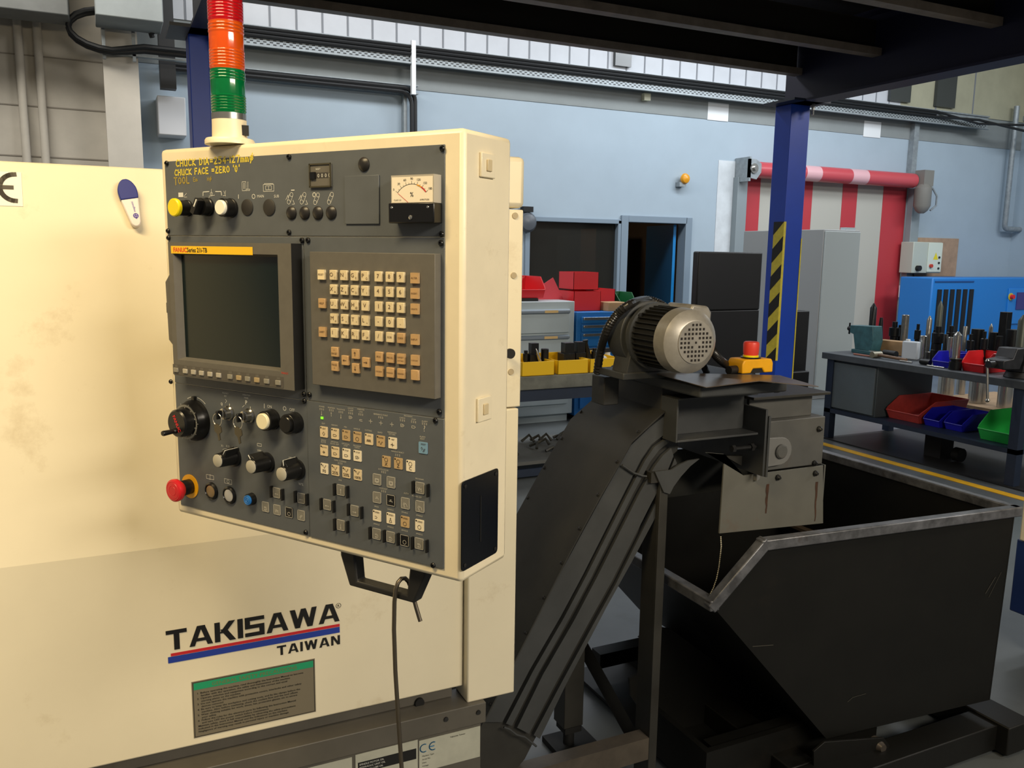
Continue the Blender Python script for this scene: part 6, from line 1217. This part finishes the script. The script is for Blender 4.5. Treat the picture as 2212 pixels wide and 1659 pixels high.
MB().hexa([(1.31, 2.20, .34), (1.31, 2.20, .41), (1.31, 2.22, .41), (1.31, 2.22, .34)], [(1.40, 1.96, .06), (1.40, 1.96, .13), (1.40, 1.98, .13), (1.40, 1.98, .06)]).build('brace', GUND, cv)
# ================================================================ tipping skip
sk = thing('tipping_skip', 'large black steel tipping skip with worn rolled rim', 'skip', (0, 0, 0))
RZm = .80
Pr = W(2193, 1106, Z=RZm); Pt = W(1648, 1178, Z=RZm); nd = (Pr-Pt); nd.z = 0; nd.normalize(); nn = Vector((-nd.y, nd.x, 0))
def SP(x, y): return WP(x, y, Pr, nn)
PL = SP(1538, 1308); PBl = SP(1785, 1596); PBr = SP(2135, 1604); 
near = [Pr, Pt, PL, PBl, PBr]
near[4] = Vector((Pr.x+(-.02), Pr.y+.002, PBl.z)); 
far = [p+Vector((0.01, 1.02, 0)) for p in near]
t = .006
b = MB()
for P, dy in ((near, t), (far, -t)):
    b.hexa([tuple(p) for p in P], [(p.x, p.y+dy, p.z) for p in P])
for i, j in ((2, 3), (3, 4), (4, 0)):
    d = (near[j]-near[i]); nrm = Vector((-d.z, 0, d.x)).normalized()*t
    cen = sum((p for p in near), Vector())/5
    if (cen-near[i]).dot(nrm) < 0: nrm = -nrm
    b.hexa([tuple(near[i]), tuple(near[j]), tuple(far[j]), tuple(far[i])], [tuple(p+nrm) for p in (near[i], near[j], far[j], far[i])])
b.build('body', SKIP, sk)
def rimseg(a, c, w=.016): 
    return [a, c]
b = MB()
ring = [near[0], near[1], near[2], far[2], far[1], far[0]]
up_ = Vector((0, 0, 1))
for a, c in zip(ring, ring[1:]+ring[:1]):
    d = (c-a).normalized(); sd = d.cross(up_).normalized() if abs(d.z) < .95 else Vector((0, 1, 0)); v = sd.cross(d).normalized()
    o1 = sd*.016; o2 = v*.016; a2 = a-d*.014; c2 = c+d*.014; oc = Vector((0, 0, .004))
    b.hexa([tuple(a2+o1*x+o2*y+oc) for x, y in ((-1, -1), (1, -1), (1, 1), (-1, 1))], [tuple(c2+o1*x+o2*y+oc) for x, y in ((-1, -1), (1, -1), (1, 1), (-1, 1))])
b.build('rim', RIM, sk, bev=.004)
b = MB(); q1, q2 = near[0]+Vector((-.006, .02, -.33)), far[0]+Vector((-.006, -.02, -.33)); b.box(q1.x-.035, q1.x-.002, q1.y, q2.y, q1.z, q1.z+.012); b.build('inner_ledge', mat('ledge_brown', (92, 78, 62), .5), sk)
zb = PBl.z; yb = min(PBl.y, near[4].y)
b = MB(); y0_ = 1.56
for yy in (1.60, 2.5): b.box(1.75, 2.66, yy, yy+.1, .012, .10)
b.box(2.54, 2.66, 1.56, 2.64, .012, .11); b.box(1.75, 1.85, 1.70, 2.5, .012, .10); b.build('base_frame', SKIP, sk, bev=.004)
for yy in (1.8, 2.45): b = MB(); b.box(1.55, 2.5, yy, yy+.06, .10, zb-.001); b.build('bearer', SKIP, sk)
def cr(x, y, Y): q = W(x, y, Y=Y); return (q.x, max(q.z, .005))
b = MB(); b.prism([cr(*p, 2.1) for p in ((1381, 1378), (1408, 1352), (1450, 1360), (1640, 1500), (1700, 1560), (1700, 1700), (1430, 1640), (1402, 1560), (1362, 1502), (1360, 1466), (1398, 1448), (1396, 1392))], 2.1, 2.11); b.build('cradle_plate', SKIP, sk)
b = MB(); b.box(1.50, 2.2, 1.78, 1.80, .02, .17); b.box(1.50, 1.52, 1.80, 2.1, .02, .17); b.box(1.52, 2.2, 1.80, 2.6, .02, .03); b.build('cradle_plate', SKIP, sk)
q = SP(1885, 1602); lx, lz = q.x, q.z; b = MB(); L = [SP(1742, 1612), SP(1765, 1592), SP(1892, 1583), SP(1905, 1600), SP(1880, 1640), SP(1870, 1675), SP(1742, 1700)]
b.hexa([(p.x, p.y-.03, p.z) for p in L], [(p.x, p.y-.022, p.z) for p in L]); b.build('latch_plate', SKIP, sk, bev=.001)
MB().rev((lx, q.y-.002, lz), (0, -1, 0), [(0, .022), (.02, .022), (.03, .016), (.04, .012)], 16).build('pivot_pin', mat('pin_grey', (76, 70, 64), .4, .4), sk)
# scuffs
b = MB()
for x0, y0, x1, y1, w in ((2128, 1282, 2150, 1246, .0016), (2135, 1290, 2162, 1236, .001), (1830, 1516, 1842, 1506, .001), (1842, 1506, 1870, 1498, .0008), (1625, 1396, 1670, 1393, .0012)):
    a, c = SP(x0, y0), SP(x1, y1); d = (c-a); sd = Vector((-d.z, 0, d.x)).normalized()*w; o = nn*-.0012
    b.add([tuple(a-sd+o), tuple(c-sd+o), tuple(c+sd+o), tuple(a+sd+o)], [(0, 1, 2, 3)])
b.build('scratch', mat('scratch_grey', (56, 54, 48), .6), sk)
# bead chain hanging from the chute
b = MB(); pts = [W(1557, 1160, Y=1.93), W(1558, 1180, Y=1.93), W(1556, 1200, Y=1.93), W(1553, 1225, Y=1.93), W(1548, 1250, Y=1.93), W(1541, 1270, Y=1.93), W(1533, 1286, Y=1.93)]
tot = [];
for a, c in zip(pts[:-1], pts[1:]):
    n = max(2, int((c-a).length/.0055)); tot += [a+(c-a)*i/n for i in range(n)]
for p in tot: b.rev(p-Vector((0, 0, .002)), (0, 0, 1), [(0, .0008), (.001, .0021), (.003, .0021), (.004, .0008)], 6)
b.tube([p for p in tot], .0005, 4); tag(b.build('bead_chain', mat('bright_beads', (236, 230, 208), .3, .3)), 'thin bright bead chain hanging inside the black skip', 'chain')
